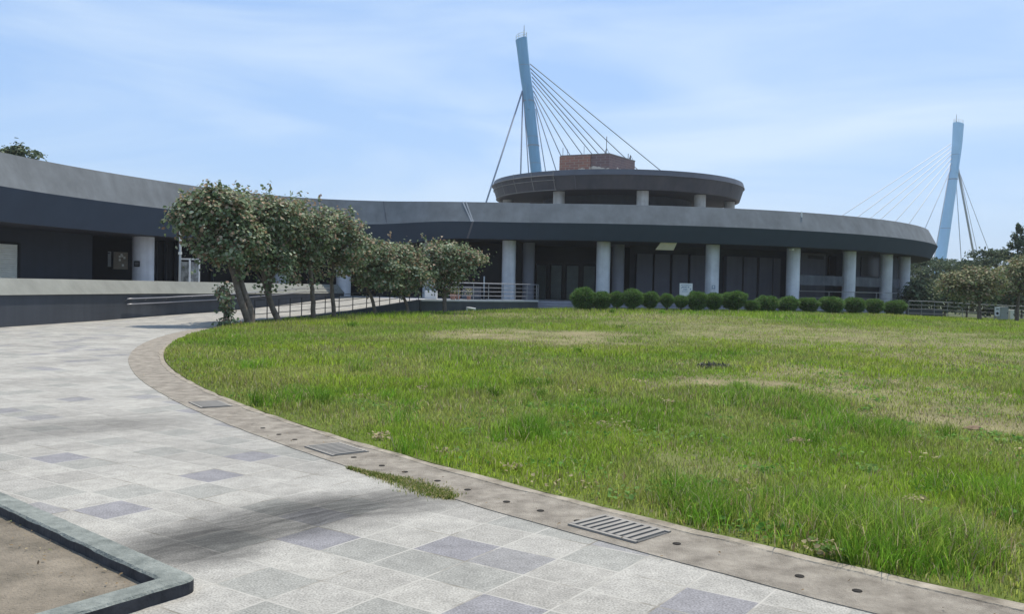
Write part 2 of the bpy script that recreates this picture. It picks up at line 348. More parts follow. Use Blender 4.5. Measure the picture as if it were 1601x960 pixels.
    for loc, rot, scl, k in STAINS:
        ms = nd('ShaderNodeMapping'); ms.vector_type = 'TEXTURE'; ms.inputs['Location'].default_value = (*loc, 0); ms.inputs['Rotation'].default_value = (0, 0, rot); ms.inputs['Scale'].default_value = (*scl, 1)
        Lk(ad.outputs[0], ms.inputs['Vector'])
        fz = nd('ShaderNodeVectorMath'); fz.operation = 'MULTIPLY'; fz.inputs[1].default_value = (1, 1, 0); Lk(ms.outputs[0], fz.inputs[0])
        ln = nd('ShaderNodeVectorMath'); ln.operation = 'LENGTH'; Lk(fz.outputs[0], ln.inputs[0])
        rs = nd('ShaderNodeMapRange'); rs.interpolation_type = 'SMOOTHSTEP'; rs.inputs[1].default_value = .35; rs.inputs[2].default_value = 1.2; rs.inputs[3].default_value = k; rs.inputs[4].default_value = 0
        Lk(ln.outputs['Value'], rs.inputs[0])
        mq = nd('ShaderNodeMapping'); mq.inputs['Scale'].default_value = (1.2, 4.5, 1); Lk(ms.outputs[0], mq.inputs['Vector'])
        nq = nd('ShaderNodeTexNoise'); nq.inputs['Scale'].default_value = 1.6; nq.inputs['Detail'].default_value = 7; nq.inputs['Roughness'].default_value = .65; Lk(mq.outputs[0], nq.inputs['Vector'])
        rq = nd('ShaderNodeMapRange'); rq.inputs[1].default_value = .34; rq.inputs[2].default_value = .6; rq.inputs[3].default_value = .62; rq.inputs[4].default_value = 1.0; Lk(nq.outputs['Fac'], rq.inputs[0])
        mf = nd('ShaderNodeMath'); mf.operation = 'MULTIPLY'; Lk(rs.outputs[0], mf.inputs[0]); Lk(rq.outputs[0], mf.inputs[1])
        mm = nd('ShaderNodeMix'); mm.data_type = 'RGBA'; mm.blend_type = 'MULTIPLY'; mm.inputs['B'].default_value = (.19, .187, .185, 1)
        Lk(mf.outputs[0], mm.inputs['Factor']); Lk(cur, mm.inputs['A']); cur = mm.outputs['Result']
    Lk(cur, b.inputs['Base Color'])
    bp = nd('ShaderNodeBump'); bp.inputs['Strength'].default_value = .35; bp.inputs['Distance'].default_value = .004
    hs = nd('ShaderNodeMath'); hs.operation = 'SUBTRACT'; Lk(n2.outputs['Fac'], hs.inputs[0]); Lk(br.outputs['Fac'], hs.inputs[1]); Lk(hs.outputs[0], bp.inputs['Height']); Lk(bp.outputs[0], b.inputs['Normal'])
    return m
_t = gp(715, 857)[:2]; _c, _s = math.cos(math.radians(34)), math.sin(math.radians(34))
PAVE_OFF = (.5 * .405 - (_c * _t[0] - _s * _t[1]), .5 * .375 - (_s * _t[0] + _c * _t[1]))
DARK_TILES = []
for _x, _y in ((715, 857), (488, 852), (1065, 934), (340, 740), (240, 796), (745, 955), (430, 715), (120, 718)):
    _p = gp(_x, _y)[:2]; DARK_TILES.append((math.floor((_c * _p[0] - _s * _p[1] + PAVE_OFF[0]) / .405), math.floor((_s * _p[0] + _c * _p[1] + PAVE_OFF[1]) / .375)))
p0, p1 = gp(190, 858)[:2], gp(690, 768)[:2]
q0, q1 = gp(-120, 690)[:2], gp(250, 655)[:2]
STAINS = [(tuple((p0 + p1) / 2), math.atan2(*(p1 - p0)[::-1]), (1.5, .58), 1.0),
          (tuple(gp(300, 858)[:2]), 0.6, (.62, .42), .8),
          (tuple((q0 + q1) / 2), math.atan2(*(q1 - q0)[::-1]), (1.9, .75), .5)]
M_PAVE = pavement_material()
g = MB(); A = np.radians(np.linspace(128, 318, 150))
g.strip(*[[(LC[0] + r * math.cos(a), LC[1] + r * math.sin(a), 0.0) for a in A] for r in (KR - 0.05, 42, 50, 75)])
tag(g.build('plaza_paving', M_PAVE), kind='structure')

# concrete drain strip and pale edging stones along the lawn
M_STRIP = mat('weathered_concrete', (0.26, 0.228, 0.185), 0.92, var=0.3, vscale=5.0, bump=1.0, bscale=110, var2=(.40, .36, .30))
M_EDGE = mat('edging_stone', (0.24, 0.205, 0.155), 0.92, var=0.4, vscale=5, bump=0.6, bscale=50, var2=(.40, .355, .285))
ring = lambda r, z, AA=A: [(LC[0] + r * math.cos(a), LC[1] + r * math.sin(a), z) for a in AA]
A2 = np.radians(np.linspace(151, 262, 260))
def wob(r, z, amp, seed):
    rr = np.random.default_rng(seed).random(len(A2)) * amp; return [(LC[0] + (r + d) * math.cos(a), LC[1] + (r + d) * math.sin(a), z) for a, d in zip(A2, rr)]
g = MB(); g.strip(wob(KR, -.01, .015, 1), wob(KR, .006, .015, 1), ring(LR + .08, .010, A2)); tag(g.build('drain_strip', M_STRIP), kind='structure')
g = MB(); g.strip(wob(LR + .08, .0, .035, 2), wob(LR + .055, .017, .05, 2), wob(LR - .01, .022, .04, 3), ring(LR - .03, -.02, A2)); tag(g.build('lawn_edging', M_EDGE), kind='structure')

# lawn soil sheet
DRY = [(820, 524, 190, 11, .8), (700, 521, 60, 8, .65), (1130, 587, 120, 9, .9), (1030, 592, 40, 5, .6), (1400, 602, 200, 36, .62), (1560, 650, 110, 16, .75), (1450, 640, 130, 12, .6),
       (1330, 528, 330, 16, .62), (960, 500, 300, 4, .5), (1090, 512, 150, 9, .5), (1540, 560, 160, 18, .55), (1290, 572, 60, 8, .7), (720, 498, 60, 4, .5), (880, 760, 40, 14, .25), (1080, 690, 90, 30, .25)]
TALL = [(1310, 800, 150, 45, 1.0), (1440, 830, 110, 35, .8), (1560, 760, 90, 40, .6), (1150, 612, 95, 14, .9), (1240, 622, 70, 10, .7), (700, 548, 90, 9, .5), (820, 662, 45, 12, .8), (560, 570, 14, 6, 1.0), (420, 562, 16, 6, .8),
        (640, 700, 90, 25, .5), (930, 495, 160, 6, .5), (1100, 770, 90, 25, .5), (1180, 498, 120, 7, .6), (620, 495, 120, 6, .6), (1340, 650, 60, 14, .5), (480, 610, 40, 14, .5)]
def patches(lst):
    o = []
    for x, y, rx, ry, k in lst:
        c = gp(x, y, .15); d = c[1]; a = gp(x, y - ry, .15)[1]; b = gp(x, y + ry, .15)[1]; o.append((c[0], d, rx * d / FPX, (a - b) / 2, k))
    return o
DRYW, TALLW = patches(DRY), patches(TALL)
def field(x, y, lst, seed):
    f = np.zeros_like(x); wx = (fbm(x, y, 2.2, seed) - .5) * 1.1; wy = (fbm(x, y, 2.2, seed + 9) - .5) * 1.1
    for cx, cy, rx, ry, k in lst:
        q = ((x - cx) / rx + wx) ** 2 + ((y - cy) / ry + wy) ** 2; f = np.maximum(f, k * sstep((1.5 - q) / 1.3))
    return f * np.clip(.35 + 1.3 * fbm(x, y, .8, seed + 30), 0, 1.15)
nr, na = 170, 420
rr = np.linspace(0.2, LR - .02, nr); aa = np.linspace(0, 2 * np.pi, na, endpoint=False)
X = LC[0] + np.outer(rr, np.cos(aa)); Y = LC[1] + np.outer(rr, np.sin(aa)); Z = hgt(X, Y) + .012 + .03 * fbm(X, Y, 1.2, 40) * np.clip((LR - rr)[:, None] / 1.0, 0, 1)
V = np.stack([X, Y, Z], -1).reshape(-1, 3)
i, j = np.meshgrid(np.arange(nr - 1), np.arange(na), indexing='ij'); j2 = (j + 1) % na
q = np.stack([i * na + j, (i + 1) * na + j, (i + 1) * na + j2, i * na + j2], -1).reshape(-1, 4)
fx, fy = V[:, 0], V[:, 1]
dry = field(fx, fy, DRYW, 3); fine = fbm(fx, fy, .5, 77, 3)[:, None]
soil = np.array([.10, .13, .032]) * (0.7 + .6 * fine); straw = np.array([.23, .20, .115]) * (.6 + .8 * fine)
bulk_l = bulk('lawn_ground', V, np.full(len(q), 4), q.ravel(), soil * (1 - dry[:, None]) + straw * dry[:, None], leaf_mat('lawn_soil', 0.0, .95, .05))
tag(bulk_l, kind='structure')

# ramp between the low wall and the lawn, rising to the terrace
RE = lerp_path([(-10.2, 31.0, -.02), (-10.05, 34, .08), (-9.3, 37.5, .14), (-8.62, 40, .217), (-7.65, 41.9, .33), (-6.52, 43.8, .53), (-5.96, 45.2, .65), (-4.95, 47.6, .83)], 40)
RW = lerp_path([(-16.0, 33.0, -.02), (-15.3, 39.1, .06), (-13.9, 42, .18), (-12.7, 45.9, .35), (-11.6, 51.4, .58), (-10.6, 57.5, .83)], 40)
g = MB(); g.strip(RW, RE); tag(g.build('ramp', M_PAVE), kind='structure')
g = MB(); g.strip(RE + [.06, -.02, .03], RE + [.06, -.02, 0] - [0, 0, 1.0]); g.strip(RE + [-.10, .05, .004], RE + [-.10, .05, .034], RE + [.061, -.02, .034], RE + [.061, -.02, .0])
ob = g.build('ramp_kerb_wall', M_RAMPWALL); tag(ob, 'low dark retaining wall carrying the ramp edge behind the row of trees', 'wall')

# terrace
TF = [(-4.9, 47.6), (-2.8, 49.8), (-.5, 51.8), (1.5, 54.2)]
TZ = .84
an = lambda x, R_: None
def ring_hit(x, R_, c=HC, y=440):
    r = ray(x, y); d = r[:2] / np.linalg.norm(r[:2]); b = d @ c; q = b * b - (c @ c - R_ * R_); t = b - math.sqrt(max(q, 0)); p = d * t
    return p, math.atan2(p[1] - c[1], p[0] - c[0])
aL = ring_hit(838, 30.2)[1]; aR = ring_hit(1421, 30.2)[1]
arc = [(HC[0] + 30.2 * math.cos(a), HC[1] + 30.2 * math.sin(a)) for a in np.linspace(aL, aR + .5, 60)]
poly = [(-10.6, 57.5)] + TF + arc + [(36, 92), (-26, 92), (-34, 60), (-30, 20), (-17.4, 20), (-16.9, 28.4), (-16.4, 34), (-15.7, 39.0), (-14.3, 42), (-13.1, 45.9), (-12.0, 51.4)]
g = MB(); k = len(poly); g.add([(x, y, TZ) for x, y in poly] + [(x, y, -.3) for x, y in poly], [tuple(range(k))] + [(i, i + k, (i + 1) % k + k, (i + 1) % k) for i in range(k)])
M_TERR = mat('terrace_stone', (.36, .36, .37), .8, var=.1, vscale=1.5)
tag(g.build('terrace', M_TERR), kind='structure')
g = MB()
TFp = [np.array(p) for p in TF]; TFo = [p + np.array([.05, -.06]) for p in TFp]
g.strip([(*p, TZ - .06) for p in TFo], [(*p, -.3) for p in TFo]); tfw = g
e = ring_hit(838, 30.2)[0]; g.strip([(*TFo[-1], TZ - .06), (e[0] + .05, e[1], TZ - .06)], [(*TFo[-1], -.3), (e[0] + .05, e[1], -.3)])
ob = tag(empty('terrace_wall', (-1.5, 51, .2), 'dark terrace wall with pale coping between the last tree and the steps', 'wall'))
g.build('wall_face', M_RAMPWALL, ob)
g = MB(); TFi = [p + np.array([-.25, .3]) for p in TFp]; TFq = [p + np.array([.09, -.10]) for p in TFp]
g.strip([(*p, TZ + .004) for p in TFi], [(*p, TZ + .035) for p in TFi], [(*p, TZ + .035) for p in TFq], [(*p, TZ - .06) for p in TFq], [(*p, TZ - .06) for p in TFo])
g.build('coping', M_COPING, ob)
# steps
g = MB(); AA = np.linspace(aL, aR, 80)
rg = lambda r, z: [(HC[0] + r * math.cos(a), HC[1] + r * math.sin(a), z) for a in AA]
g.strip(rg(30.0, TZ + .006), rg(30.24, TZ + .006), rg(30.2, TZ - .02), rg(30.2, .69), rg(30.64, .69), rg(30.6, .665), rg(30.6, .54), rg(31.04, .54), rg(31.0, .515), rg(31.0, .39), rg(31.44, .39), rg(31.4, .365), rg(31.4, .1))
tag(g.build('steps', M_STEP), kind='structure')

# planter bed with kerb, lower left
KZ = .075
Kf = [gp(6, 771, KZ)[:2], gp(300, 899, KZ)[:2]]; Kn = [gp(0, 782, KZ)[:2], gp(267, 904, KZ)[:2]]
dl = (Kf[1] - Kf[0]); dl /= np.linalg.norm(dl); nl = np.array([-dl[1], dl[0]])           # nl points away from the bed
ds = gp(134, 960, KZ)[:2] - gp(308, 908, KZ)[:2]; ds /= np.linalg.norm(ds)
corner_o = gp(312, 903, KZ)[:2]; wd = .155
corner_i = gp(262, 904, KZ)[:2]
FA = corner_o - dl * 9; NA = FA - nl * wd
SB = corner_o + ds * 5; ns = np.array([ds[1], -ds[0]]); ns = ns if ns @ (corner_i - corner_o) > 0 else -ns
c_i = corner_o - nl * 0 + 0 * dl
# inner corner from the two inner offsets
Amat = np.array([dl, -ds]).T; t_, _ = np.linalg.solve(Amat, (corner_o + ns * wd) - (corner_o - nl * wd)); c_i = corner_o - nl * wd + dl * t_
def round_corner(c, d1, d2, r, n=6):
    a = c + d1 * r; b = c + d2 * r; return [a * (1 - t) ** 2 + c * 2 * t * (1 - t) + b * t * t for t in np.linspace(0, 1, n)]
def rough(a, b, n, k, seed):
    r2_ = np.random.default_rng(seed); d_ = (b - a) / np.linalg.norm(b - a); m_ = np.array([-d_[1], d_[0]]); return [a + (b - a) * t + m_ * r2_.normal() * k for t in np.linspace(0, 1, n)]
nA, nB_ = 150, 80
outer = rough(FA, corner_o - dl * .09, nA, .0016, 1) + round_corner(corner_o, -dl, ds, .09)[1:-1] + rough(corner_o + ds * .09, SB, nB_, .0016, 2)
inner = rough(FA - nl * wd, c_i - dl * .004, nA, .0014, 3) + [c_i] * 4 + rough(c_i + ds * .004, SB + ns * wd, nB_, .0014, 4)
# the inner arris is chipped away in places
_rk = np.random.default_rng(6); chip = np.zeros(len(outer)); 
for _c in (138, 131, 141, 122): chip[max(0, _c - 1):_c + 2] += _rk.uniform(.003, .009)
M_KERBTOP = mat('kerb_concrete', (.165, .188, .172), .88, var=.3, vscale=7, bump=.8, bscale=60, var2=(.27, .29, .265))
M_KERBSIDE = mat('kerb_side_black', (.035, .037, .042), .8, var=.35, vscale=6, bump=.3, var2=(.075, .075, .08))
kb = empty('planter_kerb', (*corner_o, 0), 'low grey concrete kerb with blackened sides round the sand bed', 'kerb')
g = MB(); ins = lambda P, d: [np.array(p) for p in P]
g.strip([(*p, KZ - .012) for p in outer], [(*(np.array(p) + (np.array(q_) - np.array(p)) * .08), KZ) for p, q_ in zip(outer, inner)], [(*(np.array(q_) + (np.array(p) - np.array(q_)) * .08), KZ) for p, q_ in zip(outer, inner)], [(*q_, KZ - .012 - c_) for q_, c_ in zip(inner, chip)])
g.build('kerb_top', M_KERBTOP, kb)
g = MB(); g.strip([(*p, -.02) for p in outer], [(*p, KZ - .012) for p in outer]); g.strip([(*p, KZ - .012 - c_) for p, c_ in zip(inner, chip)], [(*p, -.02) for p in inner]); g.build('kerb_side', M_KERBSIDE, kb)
M_SAND = mat('sand_bed', (.19, .165, .125), .95, var=.35, vscale=3.5, bump=1.0, bscale=70, var2=(.28, .24, .185))
g = MB(); far = FA - nl * 6
c0_ = corner_o + (c_i - corner_o) * .5; sA = c0_ - dl * 9; sB = c0_ + ds * 5; sC = sA + ds * 5
g.add([(*c0_, .008), (*sA, .008), (*sC, .008), (*sB, .008)], [(0, 1, 2, 3)])
tag(g.build('sand_bed', M_SAND), kind='structure')

# ------------------------------------------------------------------ the round hall with its long wing
hall = empty('exhibition_hall', (7, 70, 0), 'long dark grey building with curved roof band, round hall and raised ring on top', 'building')
wt = catmull([(-22.6, 20), (-22.6, 26), (-22.5, 32), (-21.9, 38), (-21.2, 41.5), (-20.1, 45), (-18.4, 49), (-16.4, 52.3), (-14.2, 54.8), (-11.8, 56.2), (-8.2, 56.75), (-5.2, 56.35), (-2.3, 56.1), (1.0, 56.05)])
nW = len(wt); u = np.clip((wt[:, 0] + 9.5) / 6.2, 0, 1); u = u * u * (3 - 2 * u)
mid = off(wt, .65 + .03 * u); low = off(wt, .08 + .1 * u)
zm = 5.39 + u * .26; zl = 3.97 + u * .65
row = lambda P, z: [(a, b, c) for (a, b), c in zip(P, np.broadcast_to(z, len(P)))]
wup, wlo, wsof = MB(), MB(), MB()
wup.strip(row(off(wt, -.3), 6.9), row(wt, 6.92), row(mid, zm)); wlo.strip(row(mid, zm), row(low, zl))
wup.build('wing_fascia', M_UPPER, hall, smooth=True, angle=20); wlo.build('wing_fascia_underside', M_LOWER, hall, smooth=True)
wall_off = np.full(nW, -3.0)
wallP = off(wt, -3.2); glassP = off(wt, -4.4)
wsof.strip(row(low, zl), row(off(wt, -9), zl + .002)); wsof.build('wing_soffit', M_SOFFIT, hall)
g = MB(); g.strip(row(off(wt, -.3), 6.86), row(off(wt, -13), 6.86), row(off(wt, -13), .0)); g.build('wing_roof', M_ROOF, hall)
# main ring
aS = math.atan2(56.05 - HC[1], 1.0 - HC[0]) - .004
MA = np.linspace(aS, aS + math.radians(285), 220)
mr = lambda r, z: [(HC[0] + r * math.cos(a), HC[1] + r * math.sin(a), z) for a in MA]
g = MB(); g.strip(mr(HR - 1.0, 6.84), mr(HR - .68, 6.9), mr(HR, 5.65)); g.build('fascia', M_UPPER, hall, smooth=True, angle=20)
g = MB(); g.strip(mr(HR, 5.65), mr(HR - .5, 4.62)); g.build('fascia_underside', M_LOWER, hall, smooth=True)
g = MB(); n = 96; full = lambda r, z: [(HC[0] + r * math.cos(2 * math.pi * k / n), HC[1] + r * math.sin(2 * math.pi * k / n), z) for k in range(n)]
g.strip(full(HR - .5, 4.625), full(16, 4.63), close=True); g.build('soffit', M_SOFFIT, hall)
g = MB(); g.add(full(HR - .9, 6.8), [tuple(range(n))]); g.build('roof', M_ROOF, hall)
# seam where the wing meets the ring
def on_path(P, px, z, zarr=None):
    q_, t_ = hit(P, px); return np.array([q_[0], q_[1] - .012, z if zarr is None else np.interp(t_, np.arange(len(P)), zarr)])
for xt, xm in ((721, 735.5), (726, 738)):
    a, b_ = on_path(wt, xt, 6.925), on_path(mid, xm, 0, zm); n_ = np.array([0, -.016, .01]); g = MB(); w_ = np.array([.045, 0, 0])
    g.hexa([b_ - w_, b_ + w_, b_ + w_ + [0, .1, 0], b_ - w_ + [0, .1, 0]], [a - w_ + n_, a + w_ + n_, a + w_ + [0, .1, 0], a - w_ + [0, .1, 0]]); g.build('seam_strip', M_SEAM, hall)
a, b_ = on_path(low, 729.5, 0, zl), on_path(mid, 737.5, 0, zm); w_ = np.array([.06, 0, 0]); g = MB()
g.hexa([a - w_, a + w_, a + w_ + [0, .1, 0], a - w_ + [0, .1, 0]], [b_ - w_, b_ + w_, b_ + w_ + [0, .1, 0], b_ - w_ + [0, .1, 0]]); g.build('seam_strip', M_PANEL, hall)
# small rain joint seen on the right half of the band
p_, a_ = ring_hit(1249, HR - .6); g = MB(); g.box((HC[0] + (HR - .52) * math.cos(a_), HC[1] + (HR - .52) * math.sin(a_), 6.7), (.09, .05, .42), a_ + math.pi / 2); g.build('joint_strip', M_WHITE, hall)
q_, t_ = hit(wt, 597); a = np.array([*q_, 6.9]); m_ = mid[int(t_) + 1] + [.25, 0]; b_ = np.array([*m_, 5.45]); w_ = np.array([.03, 0, 0]); fr = np.array([.0, -.012, 0])
g = MB(); g.hexa([b_ - w_ + fr, b_ + w_ + fr, b_ + w_ + [0, .1, 0], b_ - w_ + [0, .1, 0]], [a - w_ + fr, a + w_ + fr, a + w_ + [0, .1, 0], a - w_ + [0, .1, 0]]); g.build('joint_strip', M_SPANDREL, hall)
# walls of the wing
iw = int(hit(wallP, 155)[1]) + 1
g = MB(); g.strip(row(wallP[:iw], zl[:iw] - .002), row(wallP[:iw], TZ)); g.strip([(*wallP[iw - 1], 3.96), (*glassP[iw - 1], 3.96)], [(*wallP[iw - 1], TZ), (*glassP[iw - 1], TZ)]); g.build('wing_wall', M_WALL, hall)
g = MB(); g.strip(row(glassP[iw - 1:], zl[iw - 1:] - .004), row(glassP[iw - 1:], TZ)); g.build('wing_glazing', M_GLASS, hall)
for px in (242, 257, 273, 330, 362, 400, 440, 480):
    h_ = hit(glassP, px)
    if h_ is not None:
        g = MB(); g.box((*(h_[0] + [.1, -.08]), (TZ + 3.9) / 2), (.14, .14, 3.9 - TZ)); g.build('window_mullion', M_WALL, hall)
# roller shutter
hs = hit(wallP, 25)[0]; hs0 = hit(wallP, -60)[0]; dv = hs - hs0; Ls = np.linalg.norm(dv); dv /= Ls; nv = np.array([dv[1], -dv[0]])
zt = at(12, 381, hs[1] - 1)[2]
g = MB(); ns_ = 22; rowsS = []
for k in range(ns_):
    z0_, z1_ = TZ + (zt - TZ) * k / ns_, TZ + (zt - TZ) * (k + 1) / ns_
    for zz, d_ in ((z0_, .03), (z0_ + (z1_ - z0_) * .3, .07), (z1_ - .015, .07), (z1_, .03)):
        rowsS.append([(*(hs0 + nv * d_), zz), (*(hs + nv * d_), zz)])
g.strip(*rowsS); sh = g.build('roller_shutter', M_CREAM, hall)
g = MB(); c_ = hs + nv * .06 + dv * .06; g.box((*c_, (TZ + zt) / 2 + .04), (.12, .14, zt - TZ + .08), math.atan2(dv[1], dv[0])); c2 = (hs + hs0) / 2 + nv * .06; g.box((*c2, zt + .06), (Ls, .14, .12), math.atan2(dv[1], dv[0])); g.build('shutter_frame', M_BLACK, hall)
# columns
def column(px, R_, dia, ztop, material, label=None, y0=.84):
    p, a = ring_hit(px, R_); g = MB(); g.cyl(p, dia / 2, y0, ztop, 40); return p, g.build('column', material, hall, smooth=True, angle=40)
for px in (795, 942.5, 1113, 1239.5, 1327, 1385, 1413):
    column(px, 29.2, .88, 4.62, M_COLUMN)
for px in (826, 966):
    column(px, 26.6, .8, 4.62, M_INCOL)
for px, dia, dp in ((223.5, 1.14, -1.9), (537, .95, -1.6), (672, .95, -1.5), (440, .95, -2.2), (75, 1.14, -9)):
    h_ = hit(off(wt, dp), px)
    if h_ is None: continue
    g = MB(); g.cyl(h_[0], dia / 2, .5, 4.4 if px > 400 else 3.98, 40); g.build('column', M_COLUMN, hall, smooth=True, angle=40)
# hall walls: dark entrance recess then finned wall
def arcwall(px0, px1, R_, z0, z1, material, name, n=30):
    a0, a1 = ring_hit(px0, R_)[1], ring_hit(px1, R_)[1]
    g = MB(); P = [(HC[0] + R_ * math.cos(a), HC[1] + R_ * math.sin(a)) for a in np.linspace(a0, a1, n)]
    g.strip([(*p, z1) for p in P], [(*p, z0) for p in P]); return g, P, name, material
g, P, nm, mt = arcwall(640, 985, 22.5, TZ, 4.62, M_GLASS, 'entrance_glazing')
g.build(nm, mt, hall)
g, P, nm, mt = arcwall(984, 1245, 25.2, TZ, 4.62, M_WALL, 'wall')
pa = ring_hit(984, 22.5)[0]; g.strip([(*pa, 4.62), (*P[0], 4.62)], [(*pa, TZ), (*P[0], TZ)])
aE = ring_hit(1245, 25.2)[1]; P2 = [(HC[0] + 26.6 * math.cos(a), HC[1] + 26.6 * math.sin(a)) for a in np.linspace(aE, aE + 1.6, 40)]
g.strip([(*P[-1], 4.62), (*P2[0], 4.62)], [(*P[-1], TZ), (*P2[0], TZ)])
g.strip([(*p, 4.62) for p in P2], [(*p, TZ) for p in P2]); g.build(nm, mt, hall)
def block(px0, px1, R0, R1, z0, z1, name, material, bev=.0, skew=0):
    a0, a1 = ring_hit(px0, R1)[1], ring_hit(px1, R1)[1]; ff = lambda r, a, z: (HC[0] + r * math.cos(a), HC[1] + r * math.sin(a), z)
    g = MB(); n = 4; aa_ = np.linspace(a0, a1, n)
    for k in range(n - 1):
        b0, b1 = aa_[k], aa_[k + 1]
        g.hexa([ff(R1 + skew, b0, z0), ff(R1, b1, z0), ff(R0, b1, z0), ff(R0, b0, z0)], [ff(R1 + skew, b0, z1), ff(R1, b1, z1), ff(R0, b1, z1), ff(R0, b0, z1)])
    return g.build(name, material, hall)
for a, b_ in ((995, 1020), (1023, 1047), (1051, 1075), (1079, 1102), (1136, 1160), (1163, 1183), (1187, 1207), (1209, 1220)):
    block(a, b_, 25.3, 25.75, TZ, 4.08, 'wall_fin', M_PANEL)
aG = ring_hit(1338, 28.3)[1]; P3 = [(HC[0] + 28.3 * math.cos(a), HC[1] + 28.3 * math.sin(a)) for a in np.linspace(aG, aG + 1.5, 40)]
g = MB(); pg = (HC[0] + 26.6 * math.cos(aG), HC[1] + 26.6 * math.sin(aG)); g.strip([(*pg, 4.62), *[(*p, 4.62) for p in P3]], [(*pg, TZ), *[(*p, TZ) for p in P3]]); g.build('wall', M_WALL, hall)
for px in (744, 757, 770, 812):
    block(px, px + 2, 22.35, 22.6, TZ, 4.6, 'window_mullion', M_WALL)
block(742, 816, 22.35, 22.58, 3.05, 3.15, 'window_transom', M_WALL)
for a, b_ in ((839, 853.5), (861.5, 877.5), (886, 904), (912.5, 930)):
    block(a, b_, 22.4, 22.62, TZ + .02, 3.25, 'door_panel', M_DOOR)
for a, b_ in ((834, 838), (855, 860), (879, 884.5), (905.5, 911.5)):
    block(a, b_, 22.4, 22.68, TZ, 3.4, 'door_frame', M_BLACK)
block(836, 935, 22.45, 22.7, 3.4, 3.55, 'door_lintel', M_BLACK)
for a, b_ in ((1250, 1318), (1337, 1377), (1394, 1406)):
    block(a, b_, 28.9, 29.25, 2.2, 2.86, 'spandrel', M_SPANDREL)
block(1252, 1290, 26.7, 27.0, TZ, 4.5, 'wall_bay', M_PANEL)
block(1264, 1287, 26.9, 27.08, 4.1, 4.33, 'vent_grille', M_BLACK)
block(1296, 1314, 26.6, 26.75, 3.0, 4.4, 'window', M_GLASS)
block(1346, 1373, 28.3, 28.38, 3.0, 4.4, 'window', M_GLASS)
# light ceiling panel hanging open under the overhang
d_ = 56.2; cs = [at(1036, 375, d_ - .3), at(1060.5, 375.6, d_ - .3), at(1053, 391.3, d_ + .3), at(1024.6, 390.4, d_ + .3)]
g = MB(); g.hexa([c + [0, .04, 0] for c in cs], cs); cp = g.build('hanging_panel', mat('beige_panel', (.85, .78, .64), .6, var=.06), hall)
# camera-like lamps under the canopy
p_, a_ = ring_hit(1236, 30.0); g = MB(); g.box((p_[0], p_[1], 4.47), (.32, .16, .12), a_); g.build('canopy_lamp', M_CREAM, hall)
# raised ring on the roof
UC, UR = np.array([10.0, 88.0]), 12.15
n = 120; uf = lambda r, z: [(UC[0] + r * math.cos(2 * math.pi * k / n), UC[1] + r * math.sin(2 * math.pi * k / n), z) for k in range(n)]
g = MB(); g.strip(uf(UR, 11.38), uf(UR - .06, 11.36), uf(UR - .42, 10.2), uf(UR - .7, 10.18), close=True); g.build('raised_ring', M_RING, hall, smooth=True, angle=30)
g = MB(); g.strip(uf(UR - .5, 11.9), uf(UR - .12, 11.86), uf(UR + .03, 11.38), uf(UR - .02, 11.37), close=True); g.build('raised_ring_cap', M_RINGCAP, hall, smooth=True, angle=30)
g = MB(); g.add(uf(UR - .4, 11.8), [tuple(range(n))]); g.build('raised_roof', M_ROOF, hall)
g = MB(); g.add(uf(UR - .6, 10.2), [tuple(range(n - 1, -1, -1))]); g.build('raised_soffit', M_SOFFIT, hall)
for k, px in enumerate((765.5, 771, 781, 800, 827.5, 861.5, 895, 1143, 1152)):
    p, a = ring_hit(px, UR, UC); g = MB()
    ca, sa = math.cos(a), math.sin(a)
    def q3(r, z, t): return (UC[0] + r * ca - t * sa, UC[1] + r * sa + t * ca, z)
    wv = .035 if k < 6 else .02
    g.add([q3(UR + .05, 11.86, -wv), q3(UR + .05, 11.86, wv), q3(UR + .05, 11.36, wv), q3(UR + .05, 11.36, -wv), q3(UR - .39, 10.18, wv), q3(UR - .39, 10.18, -wv)], [(0, 3, 2, 1), (3, 5, 4, 2)])
    g.build('ring_rib', M_TRIM if k < 6 else M_RINGCAP, hall)
a0, a1 = ring_hit(766, UR, UC)[1], ring_hit(863, UR, UC)[1]; a0 -= .5
for z_, r_ in ((11.45, UR + .045), (11.05, UR - .10), (10.22, UR - .38)):
    g = MB(); AQ = np.linspace(a0, a1, 30); g.tube([(UC[0] + r_ * math.cos(a), UC[1] + r_ * math.sin(a), z_) for a in AQ], .035, 5); g.build('ring_rib', M_TRIM, hall)
for px in (792, 871, 1001.5, 1091, 1137):
    p, a = ring_hit(px, 10.4, UC); g = MB(); g.cyl(p, .52, 6.8, 10.2, 32); g.build('ring_column', M_RINGCOL, hall, smooth=True, angle=40)
g = MB(); g.cyl(UC, 7.2, 6.8, 10.19, 48); g.build('ring_core', M_WALL, hall)
# tiled plant room above the ring
pb = [np.array([4.37, 86.1]), np.array([8.8, 84.0]), np.array([11.8, 88.5])]; pb.append(pb[0] + pb[2] - pb[1])
zt_ = 14.3; g = MB(); g.hexa([(*p, 11.81) for p in pb], [(*p, zt_) for p in pb]); ph = g.build('plant_room', M_BRICK, hall)
v_ = (pb[1] - pb[0]); n2_ = np.array([v_[1], -v_[0]]) / np.linalg.norm(v_) * .18; g = MB(); qa, qb = pb[0] - v_ * .01, pb[0] + v_ * .63
g.hexa([(*(qa + n2_), 11.81), (*(qb + n2_), 11.81), (*(qb + n2_ * .01), 11.81), (*(qa + n2_ * .01), 11.81)], [(*(qa + n2_), zt_ - .02), (*(qb + n2_), zt_ - .02), (*(qb + n2_ * .01), zt_ - .02), (*(qa + n2_ * .01), zt_ - .02)]); g.build('plant_room_panel', M_BRICK2, hall)
